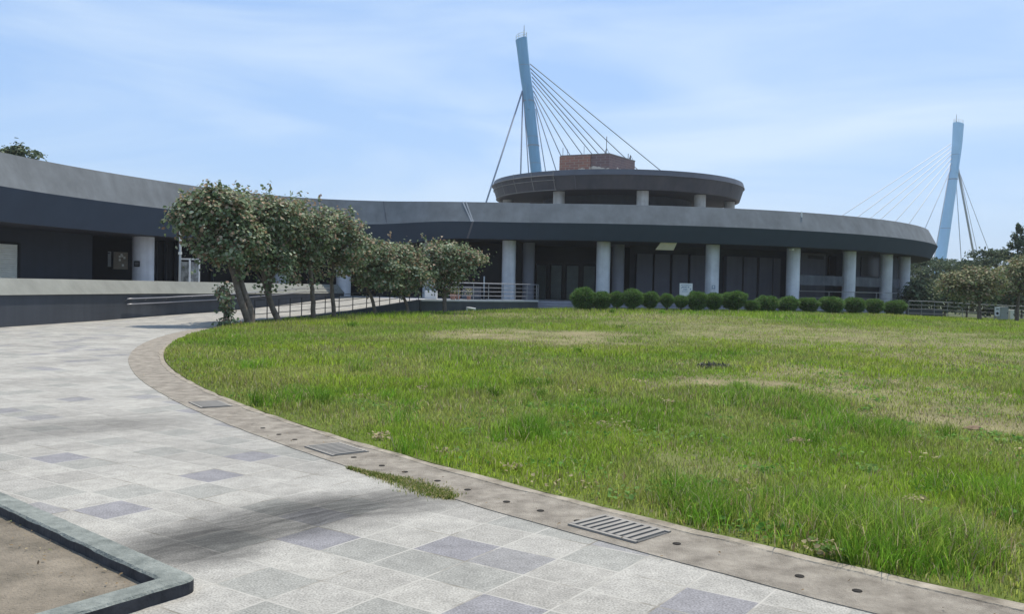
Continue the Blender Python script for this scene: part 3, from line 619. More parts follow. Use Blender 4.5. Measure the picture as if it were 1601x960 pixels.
g = MB(); cc = sum(pb) / 4; g.hexa([(*(cc + (p - cc) * 1.012), zt_ + .002) for p in pb], [(*(cc + (p - cc) * 1.012), zt_ + .1) for p in pb]); link_ = g.build('plant_room_coping', M_TRIM, hall)
for (px, py, py1, d_, r_) in ((948, 242, 213, 84.3, .03), (880, 244, 231, 87, .025), (887, 243, 233, 87.5, .02), (913, 244, 228, 86, .02), (982, 250, 240, 88, .03), (985.5, 252, 243, 88.4, .05)):
    a = at(px, py, d_); b_ = at(px, py1, d_); g = MB(); g.tube([(a[0], a[1], zt_ + .05), (a[0], a[1], b_[2])], r_, 6)
    if px in (948, 985.5):
        for k in range(3): g.tube([(a[0] + .3 * math.cos(k * 2.1), a[1] + .3 * math.sin(k * 2.1), zt_ + .08), (a[0], a[1], zt_ + .62)], .018, 5)
    g.build('antenna', M_DARKSTEEL, hall)

# ------------------------------------------------------------------ ramp wall with parapet and handrail
rw = empty('ramp_wall', (-15.2, 39, 0), 'low dark wall with sloping pale grey top along the ramp on the left', 'wall')
WP = catmull([(-16.6, 16), (-16.4, 24), (-16.2, 28.4), (-15.85, 34), (-15.2, 39.1), (-13.8, 42.2), (-12.7, 45.9), (-11.6, 51.4), (-10.75, 57.2)])
g = MB(); g.strip(row(WP, 1.02), row(WP, -.1)); g.build('wall_face', M_RAMPWALL, rw, smooth=True)
g = MB(); g.strip(row(off(WP, -.62), .8), row(off(WP, -.6), 1.57), row(off(WP, -.42), 1.57), row(off(WP, .05), 1.03), row(off(WP, 0), 1.02)); g.build('parapet', M_PARAPET, rw, smooth=True, angle=25)
ih0 = hit(WP, 197)[1]; q = WP[int(ih0):-2]; q = off(WP, .1)[int(ih0):-3]
gz = np.interp(q[:, 1], [34, 39.1, 42, 45.9, 51.4, 57.5], [.0, .06, .18, .35, .58, .83])
for hgt_ in (.80, .58):
    g = MB(); zz = np.minimum(gz + hgt_, 1.32 if hgt_ > .7 else 1.12); g.tube([(a, b_, c_) for (a, b_), c_ in zip(q, zz)], .024, 8); g.build('handrail', M_STEEL, rw, smooth=True)
pts = lerp_path(np.c_[q, gz], 14)
for a, b_, c_ in pts[:14]:
    g = MB(); z_ = min(c_ + .8, 1.32); g.tube([(a, b_, z_ - .02), (a - .05, b_ + .02, z_ - .06), (a - .12, b_ + .02, z_ - .08)], .012, 5); g.build('handrail_bracket', M_STEEL, rw)

# ------------------------------------------------------------------ railings
def railing(name, path, npost, h, rails, material, label, r_post=.022, r_rail=.02, top_r=None, cat='railing'):
    P = lerp_path(path, npost); root = empty(name, tuple(P[0]), label, cat)
    for p in P:
        g = MB(); g.tube([(p[0], p[1], p[2] - .05), (p[0], p[1], p[2] + h)], r_post, 8); g.build('post', material, root, smooth=True, angle=40)
    for k, f_ in enumerate(rails):
        g = MB(); g.tube([(p[0], p[1], p[2] + h * f_) for p in lerp_path(path, npost * 3)], (top_r or r_rail) if f_ == 1 else r_rail, 6); g.build('rail', material, root, smooth=True, angle=40)
    return root
railing('ramp_railing', RE[8:] + [-.02, 0, .0], 15, .82, (1, .66, .33), M_DARKSTEEL, 'thin dark metal railing along the ramp edge behind the tree trunks', .022, .014)
TR = [(-3.7, 48.9, TZ + .03), (-2.8, 49.95, TZ + .03), (-.5, 51.95, TZ + .03), (1.45, 54.3, TZ + .03), (1.6, 55.6, TZ + .03)]
railing('terrace_railing', TR, 9, .95, (1, .74, .5, .25), M_STEEL, 'stainless steel railing on the terrace wall just left of the entrance steps', .022, .014, .026)
pR = lambda px, R_, z: (*ring_hit(px, R_)[0], z)
railing('hall_railing', [pR(x, 30.0, TZ) for x in (1250, 1290, 1330, 1375, 1418)], 6, .95, (1, .55), M_STEEL, 'pale steel railing in front of the columns behind the clipped bushes', .02, .014, .026)
FR = [(*(at(x, 470, d)[:2]), z) for x, d, z in ((1421, 57.5, .22), (1450, 58.5, .2), (1480, 59.5, .15), (1530, 60.5, .06), (1575, 61, .0), (1640, 61.5, -.05), (1720, 62, -.06))]
railing('lawn_railing', FR, 13, 1.08, (1, .76, .52, .26), M_RAILGREY, 'pale metal railing at the far right edge of the lawn', .022, .014, .028)
g = MB(); FW = [(x + .2, y + .9, 0) for x, y, z in FR]; 
g.strip([(x, y, .78) for x, y, _ in FW[:3]], [(x, y, -.1) for x, y, _ in FW[:3]]); g.strip([(x, y + .25, .78) for x, y, _ in FW[:3]], [(x, y, .78) for x, y, _ in FW[:3]])
tag(g.build('retaining_wall', M_WALL), 'short dark wall behind the railing at the right end of the hall', 'wall')

# ------------------------------------------------------------------ bridge beyond the building
B1, B2 = np.array([7.6, 190.0]), at(1463, 440, 275)[:2]; DZ = 6.4
g = MB(); dB = (B2 - B1) / np.linalg.norm(B2 - B1); nB = np.array([-dB[1], dB[0]]); e0, e1 = B1 - dB * 60, B2 + dB * 70
g.hexa([(*(e0 - nB * 5), DZ - 1.6), (*(e1 - nB * 5), DZ - 1.6), (*(e1 + nB * 5), DZ - 1.6), (*(e0 + nB * 5), DZ - 1.6)], [(*(e0 - nB * 5), DZ - .1), (*(e1 - nB * 5), DZ - .1), (*(e1 + nB * 5), DZ - .1), (*(e0 + nB * 5), DZ - .1)])
tag(g.build('bridge_deck', M_ROOF), 'long bridge deck behind the hall holding both blue pylons and their cables', 'bridge')
def deck_point(xa, ya, xb, yb):
    # where the cable's line of sight comes down on the deck
    best, bs = 1e9, 0
    for s_ in np.linspace(-60, 310, 1500):
        p = np.array([*(B1 + dB * s_), DZ]); d = p - [0, 0, EYE]; zz = d @ FWD; X_ = IW / 2 + FPX * (d @ RIGHT) / zz; Y_ = IH / 2 - FPX * (d @ UP) / zz
        e_ = abs((xb - xa) * (Y_ - ya) - (yb - ya) * (X_ - xa)); 
        if (Y_ - ya) * (yb - ya) > 0 and e_ < best: best, bs = e_, s_
    return np.array([*(B1 + dB * bs), DZ])
def pylon(name, label, line, d, dpt_base, cables, pm, cm, collar_y, rc):
    base = np.array([*dpt_base, 0.0]); root = empty(name, tuple(base), label, 'bridge pylon', 'bridge pylons')
    g = MB(); n = 24; rows_ = []
    pts_ = [(at((a + b_) / 2, y, d), (b_ - a) / 2 * d / FPX) for y, a, b_ in line]
    lp = pts_[-1][0]; pp = pts_[-2][0]; k_ = lp[2] / (pp[2] - lp[2]); pts_.append((np.array([lp[0] + (lp[0] - pp[0]) * k_, lp[1], 0.0]), pts_[-1][1]))
    pth = lerp_path([np.r_[p, r_] for p, r_ in pts_], 30)
    for q_ in pth:
        rows_.append([(q_[0] + q_[3] * math.cos(2 * math.pi * k / n), q_[1] + q_[3] * 1.25 * math.sin(2 * math.pi * k / n), q_[2]) for k in range(n)])
    tilt = 1 if line[0][1] < 1000 else -1
    rows_[0] = [(x, y, z + .7 * tilt * (x - pth[0][0]) / pth[0][3] * .55) for x, y, z in rows_[0]]
    g.strip(*rows_, close=True); g.add(rows_[0], [tuple(range(n))]); g.build('tower', pm, root, smooth=True, angle=50)
    top = pth[0]; g = MB()
    for zz in (.55, 1.0): g.tube([(top[0] + top[3] * .9 * math.cos(a), top[1] + top[3] * 1.1 * math.sin(a), top[2] + zz + .35 * tilt * math.cos(a)) for a in np.linspace(0, 2 * math.pi, 13)], .05, 5)
    for a in np.linspace(0, 2 * math.pi, 7)[:-1]: 
        x, y = top[0] + top[3] * .9 * math.cos(a), top[1] + top[3] * 1.1 * math.sin(a); g.tube([(x, y, top[2] - .3), (x, y, top[2] + 1 + .35 * tilt * math.cos(a))], .05, 5)
    g.build('top_railing', M_WHITE, root)
    g = MB(); mx_ = top[0] + .45 * top[3] * tilt; g.tube([(mx_, top[1], top[2] - .2), (mx_, top[1], top[2] + 1.6), (mx_, top[1], top[2] + 2.9)], [.18, .1, .05], 6); g.build('mast', M_GREYBOX, root)
    for yc in collar_y:
        i_ = np.argmin(abs(pth[:, 2] - at(800, yc, d)[2])); q_ = pth[i_]; g = MB()
        g.tube([(q_[0], q_[1], q_[2] - .12), (q_[0], q_[1], q_[2] + .12)], [q_[3] * 1.06] * 2, 24); o_ = g.build('band', M_CABLE, root); 
        for v_ in o_.data.vertices: v_.co.y = q_[1] + (v_.co.y - q_[1]) * 1.25
    for yc, rr2 in ((collar_y[0] * .45 + line[0][0] * .55, 1.012), (collar_y[0] * .5 + line[-1][0] * .5, 1.012), (line[-1][0] - 8, 1.012)):
        i_ = np.argmin(abs(pth[:, 2] - at(800, yc, d)[2])); q_ = pth[i_]; g = MB(); g.tube([(q_[0], q_[1], q_[2] - .05), (q_[0], q_[1], q_[2] + .05)], [q_[3] * rr2] * 2, 24); o_ = g.build('band', M_CABLE, root)
        for v_ in o_.data.vertices: v_.co.y = q_[1] + (v_.co.y - q_[1]) * 1.25
    g = MB(); ys = line[1][0] + 3; i0 = np.argmin(abs(pth[:, 2] - at(800, ys, d)[2])); q0 = pth[i0]; q1 = pth[min(i0 + 3, len(pth) - 1)]; g.tube([(q0[0] - .3 * q0[3] * tilt, q0[1] - q0[3] * 1.25, q0[2]), (q1[0] - .3 * q1[3] * tilt, q1[1] - q1[3] * 1.25, q1[2])], .28, 10); g.build('anchor_tube', pm, root, smooth=True, angle=40)
    for xa, ya, xb, yb, rr_ in cables:
        a = at(xa, ya, d); e_ = deck_point(xa, ya, xb, yb); a = a + np.array([0, 0, 0]); g = MB(); g.tube([a, e_], rr_, 6); g.build('stay_cable', cm if rr_ < .2 else M_GREYBOX, root, smooth=True)
    return root
Z5 = lambda x, y: (740 + x / 3.097, 30 + y / 3.097)
fan1 = [((275, 215), (900, 727)), ((276, 236), (790, 722)), ((280, 256), (635, 640)), ((283, 277), (605, 650)), ((285, 297), (575, 652)), ((287, 320), (528, 655)), ((290, 345), (470, 660)), ((295, 372), (425, 662)), ((297, 400), (398, 722)), ((302, 432), (350, 733))]
cb1 = [(*Z5(*a), *Z5(*b_), .11) for a, b_ in fan1] + [(*Z5(238, 345), *Z5(62, 885), .19), (*Z5(240, 355), *Z5(230, 750), .16), (*Z5(246, 400), *Z5(268, 740), .12)]
pylon('bridge_pylon', 'near light blue leaning pylon with fan of cables rising directly behind the round hall', [(60.5, 806, 824), (124, 814, 830.5), (142, 817, 833.5), (268, 829.5, 847)], 190, (7.6, 190), cb1, M_PYLON, M_CABLE, (158, 222), .1)
Z7 = lambda x, y: (1440 + x / 3.553, 170 + y / 3.553); Z72 = lambda x, y: (1300 + x / 2.744, 170 + y / 2.744)
fan2 = [((511, 150), (40, 462)), ((511, 166), (110, 465)), ((512, 182), (165, 470)), ((514, 196), (228, 458)), ((516, 212), (285, 470)), ((517, 228), (340, 482)), ((519, 240), (405, 505))]
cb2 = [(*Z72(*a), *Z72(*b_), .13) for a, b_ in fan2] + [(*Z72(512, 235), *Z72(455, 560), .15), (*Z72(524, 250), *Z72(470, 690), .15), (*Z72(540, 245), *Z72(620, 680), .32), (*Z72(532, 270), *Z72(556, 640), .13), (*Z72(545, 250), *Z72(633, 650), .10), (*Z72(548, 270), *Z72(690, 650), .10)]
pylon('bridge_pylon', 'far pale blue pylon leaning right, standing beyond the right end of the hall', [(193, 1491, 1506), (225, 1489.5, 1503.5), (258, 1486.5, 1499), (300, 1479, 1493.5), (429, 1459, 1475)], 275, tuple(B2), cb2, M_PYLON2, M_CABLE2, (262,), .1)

# ------------------------------------------------------------------ foliage builders
def leaves(C, Nrm, size, tint, aspect=.8, fold=.25, rng=RNG):
    n = len(C); nn = Nrm / np.linalg.norm(Nrm, axis=1)[:, None]
    a = rng.normal(size=(n, 3)); a -= nn * (a * nn).sum(1)[:, None]; a /= np.linalg.norm(a, axis=1)[:, None]; b = np.cross(nn, a)
    s = size[:, None]; w_ = s * aspect * .5
    V = np.stack([C - a * s * .5, C - a * s * .22 + b * w_ * .95 + nn * s * fold * .5, C + a * s * .2 + b * w_ * .8 + nn * s * fold * .4, C + a * s * .52 - nn * s * .06,
                  C + a * s * .2 - b * w_ * .8 + nn * s * fold * .4, C - a * s * .22 - b * w_ * .95 + nn * s * fold * .5], 1).reshape(-1, 3)
    base = np.arange(n)[:, None] * 6; F = np.concatenate([base + [0, 1, 2, 3], base + [0, 3, 4, 5]], 1).reshape(-1)
    return V, np.full(2 * n, 4), F, np.repeat(tint, 6, 0)
def palette(n, cols, wts, rng=RNG, jit=.25):
    c = np.array(cols)[rng.choice(len(cols), n, p=np.array(wts) / sum(wts))]; return np.clip(c * (1 + rng.uniform(-jit, jit, (n, 1))), 0, 1)
HIB = ([(.20, .255, .135), (.145, .20, .095), (.38, .43, .30), (.075, .115, .05), (.31, .205, .14), (.40, .32, .22)], [.30, .25, .16, .13, .08, .08])
BROWN = ([(.24, .235, .12), (.17, .205, .085), (.34, .31, .18), (.09, .125, .055), (.27, .19, .12)], [.28, .3, .14, .18, .10])
DARKG = ([(.085, .125, .07), (.12, .165, .085), (.05, .08, .045), (.16, .19, .115)], [.35, .3, .2, .15])
def crown_points(ells, nclus, per, rad, rng, low=.25):
    Cc, Nn, cl = [], [], []
    vol = np.array([e[1][0] * e[1][1] * e[1][2] for e in ells]); vol = vol / vol.sum()
    for k in range(nclus):
        c, r = ells[rng.choice(len(ells), p=vol)]; v = rng.normal(size=3); v /= np.linalg.norm(v)
        if v[2] < -.2 and rng.random() < .6: v[2] *= -1
        f_ = rng.uniform(low, 1) ** .45; p = np.array(c) + v * np.array(r) * f_; cl.append(p)
        m_ = int(per * rng.uniform(.5, 1.3)); o_ = rng.normal(size=(m_, 3)) * rad * rng.uniform(.55, 1.15); o_[:, 2] *= .7
        Cc.append(p + o_); Nn.append(v * .8 + np.array([0, 0, .9]) + rng.normal(size=(m_, 3)) * .75 + o_ / rad * .3)
    return np.vstack(Cc), np.vstack(Nn), cl
def leafy_tree(name, base, ells, trunks, label, group, nclus=150, per=24, lsize=.12, pal=HIB, seed=1, rad=.2, tr=.1, cat='tree', limbs=34, sprigs=0):
    lsize *= 1.12
    rng = np.random.default_rng(seed); root = empty(name, tuple(base), label, cat, group)
    C_, N_, cl = crown_points(ells, nclus, per, rad, rng)
    if sprigs:
        for k in range(sprigs):
            c, r = ells[rng.integers(len(ells))]; p = np.array(c) + np.array([rng.uniform(-.8, .8) * r[0], rng.uniform(-.6, .6) * r[1], r[2] * .95]); L_ = rng.uniform(.1, .38)
            m_ = 7; tt = np.linspace(.2, 1, m_)[:, None]; C_ = np.vstack([C_, p + tt * np.array([rng.uniform(-.15, .15), 0, L_]) + rng.normal(size=(m_, 3)) * .05]); N_ = np.vstack([N_, rng.normal(size=(m_, 3)) + [0, 0, .4]])
    n = len(C_); tn = palette(n, *pal, rng=rng)
    if pal is HIB:                                   # old brown leaves and dry flower heads sit on the outer twigs
        zt_ = np.quantile(C_[:, 2], .6); br = rng.random(n) < np.where(C_[:, 2] > zt_, .13, .03); tn = np.where(br[:, None], np.array([.36, .25, .155]) * rng.uniform(.6, 1.3, (n, 1)), tn)
    bulk('crown', *leaves(C_, N_, rng.uniform(.6, 1.3, n) * lsize, tn, rng=rng), M_LEAF, root)
    g = MB(); tips = []
    for tk in trunks:
        P = np.array(tk, float); P = catmull(P, 4); rr_ = np.linspace(tr, tr * .55, len(P)); rr_[0] *= 1.35
        P[1:-1] += rng.normal(size=(len(P) - 2, 3)) * .012; g.tube(P, rr_, 9); tips.append((P, tr * .55))
    for k in range(limbs):
        P, r0 = tips[k % len(tips)]; s_ = P[int(len(P) * rng.uniform(.6, .99))]; e_ = cl[rng.integers(len(cl))]; m_ = (s_ + e_) / 2 + rng.normal(size=3) * .12 - np.array([0, 0, .12])
        g.tube(catmull([s_, m_, e_], 3), np.linspace(r0 * .5, .008, 7), 5)
    g.build('trunk', M_BARK, root, smooth=True)
    return root
def E(px, py, d, rx, rz, ry=None, dd=0):
    c = at(px, py, d + dd); s_ = d / FPX; return (c, (rx * s_, (ry or (rx + rz) / 2) * s_, rz * s_))
def T(d, *pts): return [at(x, y, d + (k * .0)) for k, (x, y) in enumerate(pts)]
def gbase(px, d): p = at(px, 470, d); return np.array([p[0], p[1], float(hgt(p[0], p[1]))])
GT = 'broad leaved trees in the row beside the ramp'
def row_tree(d, bx, ells, trunks, label, **kw):
    b_ = gbase(bx, d); trunks = [[b_ - [0, 0, .1]] + [at(x, y, d + dd) for x, y, dd in t] for t in trunks]
    return leafy_tree('broadleaf_tree', b_, ells, trunks, label, GT, **kw)
row_tree(32.5, 393, [E(335, 345, 32.5, 62, 46), E(305, 352, 32.5, 38, 46), E(372, 385, 32.5, 42, 52), E(350, 398, 32.5, 46, 28), E(340, 320, 32.5, 50, 28)],
         [[(380, 478, 0), (371, 450, .1), (358, 410, 0), (335, 375, 0)], [(391, 485, .15), (382, 455, .3), (372, 420, .4), (368, 370, .4)]], 'foremost broad leaved tree with forked leaning trunk, left end of the row', nclus=370, per=30, seed=3, tr=.14, sprigs=14, lsize=.125)
row_tree(35, 439, [E(405, 345, 35, 55, 46), E(440, 350, 35.5, 40, 45), E(400, 400, 35, 40, 45), E(425, 420, 35, 35, 38)],
         [[(428, 485, 0), (419, 460, 0), (412, 430, 0), (402, 390, 0)], [(428, 485, 0), (420, 455, .2), (432, 410, .4), (440, 370, .5)]], 'second broad leaved tree from the left, thick trunk leaning left over the ramp', nclus=290, per=30, seed=4, tr=.13, sprigs=10)
row_tree(37.5, 491, [E(470, 355, 37.5, 48, 42), E(490, 375, 37.5, 42, 40), E(475, 420, 37.5, 35, 32), E(455, 395, 37.5, 30, 45)],
         [[(489, 465, 0), (487, 440, 0), (482, 400, 0), (475, 370, 0)]], 'third broad leaved tree from the left with an upright dark trunk', nclus=200, per=30, seed=5, tr=.11, sprigs=8)
row_tree(39.3, 523, [E(530, 365, 39.3, 46, 38), E(548, 395, 39.3, 38, 40), E(520, 410, 39.3, 35, 34), E(505, 370, 39.3, 32, 36)],
         [[(520, 460, 0), (519, 435, 0), (524, 405, 0), (532, 375, 0)]], 'fourth broad leaved tree from the left, slim upright trunk in front of a white column', nclus=200, per=30, seed=6, tr=.1, sprigs=8)
row_tree(42, 589, [E(580, 405, 42, 42, 32), E(595, 430, 42, 42, 28), E(562, 425, 42, 32, 30), E(585, 442, 42, 34, 20)],
         [[(581, 466, 0), (575, 452, 0), (577, 430, 0), (582, 405, 0)]], 'fifth broad leaved tree from the left, thin trunk leaning left', nclus=215, per=29, seed=7, tr=.09, sprigs=5)
row_tree(44, 640, [E(628, 405, 44, 34, 28), E(640, 432, 44, 38, 30), E(615, 440, 44, 30, 26), E(645, 450, 44, 30, 16)],
         [[(634, 472, 0), (628, 460, 0), (628, 440, 0), (632, 410, 0)]], 'sixth broad leaved tree from the left, small crown between two larger ones', nclus=200, per=28, seed=8, tr=.085, sprigs=5)
row_tree(46.5, 696, [E(695, 408, 46.5, 50, 32), E(722, 410, 46.5, 38, 26), E(680, 430, 46.5, 40, 30), E(697, 440, 46.5, 32, 20)],
         [[(695, 475, 0), (694, 462, 0), (695, 445, 0), (690, 415, 0)], [(695, 475, 0), (697, 460, .1), (706, 440, .2), (716, 415, .2)]], 'last broad leaved tree of the row, standing before the terrace wall left of the steps', nclus=290, per=29, seed=9, tr=.11, sprigs=9)
# sucker shrub beside the first tree
b_ = gbase(352, 31.2)
leafy_tree('leafy_shrub', b_, [E(352, 462, 31.2, 12, 18), E(352, 490, 31.2, 9, 12), E(357, 508, 31.2, 16, 7)], [[b_ - [0, 0, .05], at(352, 485, 31.2), at(351, 455, 31.2)]], 'narrow straggly shrub standing left of the forked tree at the lawn tip', None, nclus=46, per=16, lsize=.11, seed=12, rad=.13, tr=.07, cat='shrub', limbs=8)
# right hand trees
b_ = gbase(1533, 54.0)
leafy_tree('broadleaf_tree', b_, [E(1512, 445, 54, 40, 24), E(1540, 440, 54, 35, 24), E(1490, 448, 54, 26, 20), E(1520, 465, 54, 36, 20)], [[b_ - [0, 0, .1], at(1531, 478, 54), at(1527, 460, 54), at(1515, 440, 54)], [b_, at(1530, 480, 54), at(1536, 460, 54.2), at(1545, 440, 54.3)]],
           'low spreading broad leaved tree with dark stem right of the hall', 'trees at the right edge', nclus=210, per=22, lsize=.14, pal=BROWN, seed=21, rad=.24, tr=.11)
b_ = gbase(1590, 57.0)
leafy_tree('broadleaf_tree', b_, [E(1585, 435, 57, 36, 28), E(1620, 430, 57, 45, 34), E(1570, 450, 57, 26, 20)], [[b_ - [0, 0, .1], at(1592, 470, 57), at(1596, 440, 57)]],
           'brownish broad leaved tree cut by the right picture edge', 'trees at the right edge', nclus=210, per=22, lsize=.15, pal=BROWN, seed=22, rad=.26, tr=.12)
def needle_tree(name, base, top, rad, label, group, seed, n=2600, pal=DARKG, conical=True, lsize=.5):
    rng = np.random.default_rng(seed); root = empty(name, tuple(base), label, 'tree', group); H_ = top - base[2]
    t = rng.random(n) ** .75; nb = 60; bt = rng.random(nb); ba = rng.random(nb) * 6.283
    k = rng.integers(nb, size=n); hz = (.12 + .88 * bt[k]) if conical else (.1 + .86 * bt[k])
    R_ = rad * ((1.03 - hz) ** .75 if conical else np.sqrt(np.clip(1 - (2 * hz - 1.0) ** 2, .05, 1))) * (.75 + .5 * rng.random(nb)[k])
    rr_ = R_ * np.sqrt(rng.random(n)); a = ba[k] + rng.normal(size=n) * .22
    C_ = np.c_[base[0] + rr_ * np.cos(a), base[1] + rr_ * np.sin(a), base[2] + hz * H_ + rr_ * .28 + rng.normal(size=n) * H_ * .022]
    N_ = np.c_[np.cos(a) * .4, np.sin(a) * .4, np.ones(n)] + rng.normal(size=(n, 3)) * .7
    bulk('crown', *leaves(C_, N_, rng.uniform(.6, 1.3, n) * lsize, palette(n, *pal, rng=rng), aspect=.4, rng=rng), M_NEEDLE, root)
    g = MB(); g.tube([base - np.array([0, 0, .2]), base + np.array([.05, 0, H_ * .5]), base + np.array([0, 0, H_ * .93])], [rad * .08, rad * .05, .02], 7); g.build('trunk', M_BARK, root, smooth=True)
GW = 'dark trees beyond the lawn railing'
spots = [(1438, 112, 6.2, 3.4, 0, 'dark bushy tree just right of the last hall column'), (1462, 116, 6.4, 3.2, 0, 'dark bushy tree at the foot of the far pylon'), (1490, 105, 5.6, 3.6, 0, 'dark bushy tree behind the left side of the low spreading tree'), (1520, 100, 5.8, 3.6, 0, 'dark bushy tree directly behind the low spreading tree'),
         (1556, 92, 6.4, 3.4, 0, 'dark bushy tree left of the tall conifer'), (1588, 84, 8.4, 2.2, 1, 'tall dark feathery conifer at the right edge'), (1625, 88, 7.2, 2.4, 1, 'shorter dark conifer beyond the right edge tree'), (1410, 118, 5.8, 3.4, 0, 'dark bushy tree half hidden behind the last hall column')]
for k, (px, d, top, rad, con, lab) in enumerate(spots):
    p = at(px, 460, d); needle_tree('conifer_tree' if con else 'evergreen_tree', np.array([p[0], p[1], -.1]), top, rad, lab, GW, 50 + k, n=5200 if con else 4200, conical=bool(con), lsize=.26 if con else .36)
for k, (px, d, rx, rz, lab) in enumerate(((1440, 66, 26, 24, 'dense green shrub behind the railing right beside the hall end'), (1478, 68, 28, 26, 'dense green shrub behind the railing left of the low spreading tree'), (1512, 72, 28, 24, 'dense green shrub hidden behind the low spreading tree'), (1556, 70, 30, 28, 'dense green shrub behind the white sign'), (1598, 69, 30, 28, 'dense green shrub behind the brownish tree at the right edge'))):
    b_ = np.array([*at(px, 470, d)[:2], -.1]); leafy_tree('evergreen_shrub', b_, [E(px, 466, d, rx, rz)], [[b_, at(px, 480, d), at(px + 2, 462, d)]], lab, 'shrubs beyond the lawn railing', nclus=120, per=22, lsize=.2, pal=DARKG, seed=70 + k, rad=.3, tr=.08, cat='shrub', limbs=6)
# crown peeping over the wing roof
b_ = np.array([*at(28, 300, 62)[:2], 0.0])
leafy_tree('broadleaf_tree', b_, [E(18, 250, 62, 22, 16), E(32, 240, 62, 14, 12), E(55, 246, 62, 9, 6), E(-20, 255, 62, 30, 22)], [[b_, at(26, 330, 62), at(24, 250, 62)]], 'green tree top showing above the roof at the far left', None, nclus=150, per=20, lsize=.22, pal=DARKG, seed=31, rad=.32, tr=.2)

# clipped round bushes along the steps
BUSH = [(914, 467, 38, 36), (941, 469, 29, 32), (966, 467, 25, 30), (990, 466, 31, 32), (1017, 468, 28, 26), (1044, 469, 25, 24), (1066, 471, 21, 22), (1090, 470, 32, 32), (1117, 470, 28, 28), (1148, 469, 38, 34),
        (1177, 479, 23, 22), (1199, 476, 35, 28), (1232, 476, 31, 28), (1265, 476, 34, 28), (1302, 476, 35, 28), (1337, 477, 31, 26), (1368, 478, 31, 26), (1400, 481, 30, 20)]
ORD = ['first', 'second', 'third', 'fourth', 'fifth', 'sixth', 'seventh', 'eighth', 'ninth', 'tenth', 'eleventh', 'twelfth', 'thirteenth', 'fourteenth', 'fifteenth', 'sixteenth', 'seventeenth', 'last']
def bush_mesh(seed):
    rng = np.random.default_rng(seed); n = 6500; v = rng.normal(size=(n, 3)); v /= np.linalg.norm(v, axis=1)[:, None]
    lump = 1 + .10 * np.sin(v[:, 0] * 3.3 + seed * 1.7) * np.cos(v[:, 1] * 2.7 + seed * 2) + .06 * np.sin(v[:, 0] * 7 + v[:, 2] * 5 + seed * 3) + .03 * np.sin(v[:, 2] * 7 + seed)
    r_ = rng.uniform(.70, 1.0, n) ** .6 * lump * rng.uniform(.90, 1.07, n); C_ = v * (r_ * .5)[:, None]; k_ = np.where(C_[:, 2] < 0, 1 + .55 * C_[:, 2], 1)[:, None]; C_[:, :2] *= k_; C_[:, 2] *= np.where(C_[:, 2] < 0, 1.12, .95)
    tang = rng.normal(size=(n, 3)); N_ = np.cross(v + rng.normal(size=(n, 3)) * .45, tang)          # leaves stand outwards like bristles
    pal = palette(n, [(.09, .18, .04), (.12, .235, .055), (.05, .11, .03), (.19, .28, .09), (.24, .2, .1)], [.4, .3, .17, .1, .03], rng=rng)
    nn = N_ / np.linalg.norm(N_, axis=1)[:, None]; a = v + rng.normal(size=(n, 3)) * .35; a -= nn * (a * nn).sum(1)[:, None]; a /= np.linalg.norm(a, axis=1)[:, None]; b = np.cross(nn, a)
    s_ = rng.uniform(.05, .12, n)[:, None]; w_ = .011
    s_ *= 1.15; V = np.stack([C_ - a * s_ * .5 - b * w_, C_ - a * s_ * .5 + b * w_, C_ + a * s_ * .6], 1).reshape(-1, 3)
    me_o = bulk('foliage', V, np.full(n, 3), np.arange(3 * n), np.repeat(pal, 3, 0), M_NEEDLE)
    me = me_o.data; bpy.data.objects.remove(me_o); return me
BM = [bush_mesh(s_) for s_ in (1, 2, 3, 4, 5, 6)]
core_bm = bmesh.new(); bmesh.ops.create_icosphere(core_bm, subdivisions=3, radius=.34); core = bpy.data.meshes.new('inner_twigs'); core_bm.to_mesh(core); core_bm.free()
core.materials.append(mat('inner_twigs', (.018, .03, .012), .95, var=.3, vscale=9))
stem = MB().tube([(0, 0, -.06), (.01, 0, .25), (0, .01, .5)], [.07, .055, .04], 8)
stem_me = bpy.data.meshes.new('stem'); stem_me.from_pydata(stem.v, [], stem.f); stem_me.materials.append(M_BARK)
for k, (px, py, w_, h_) in enumerate(BUSH):
    q_, a = ring_hit(px, 35.0 if k < 4 else 34.4 if k < 11 else 33.4); d = q_[1]; sx = w_ * d / FPX * (1.08 + .1 * math.sin(k * 2.3)); sz = h_ * d / FPX * (.95 + .09 * math.cos(k * 1.7)); zc = at(px, py, d)[2]; zg = float(hgt(q_[0], q_[1]))
    root = empty('clipped_bush', (q_[0], q_[1], zg), ORD[k] + ' round clipped bush from the left in the row before the steps', 'bush', 'clipped bushes along the hall steps', rz=k * 1.7)
    f_ = bpy.data.objects.new('foliage', BM[(k * 5) % 6]); COL.objects.link(f_); f_.parent = root; f_.location = (0, 0, zc - zg); f_.rotation_euler = (.16 * math.sin(k * 3.1), .16 * math.cos(k * 2.2), 0); f_.scale = (sx, sx, max(sz, .68 * sx))
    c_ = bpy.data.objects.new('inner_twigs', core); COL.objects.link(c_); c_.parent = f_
    t_ = bpy.data.objects.new('stem', stem_me); COL.objects.link(t_); t_.parent = root; t_.scale = (1, 1, max(.4, (zc - zg)) / .5)

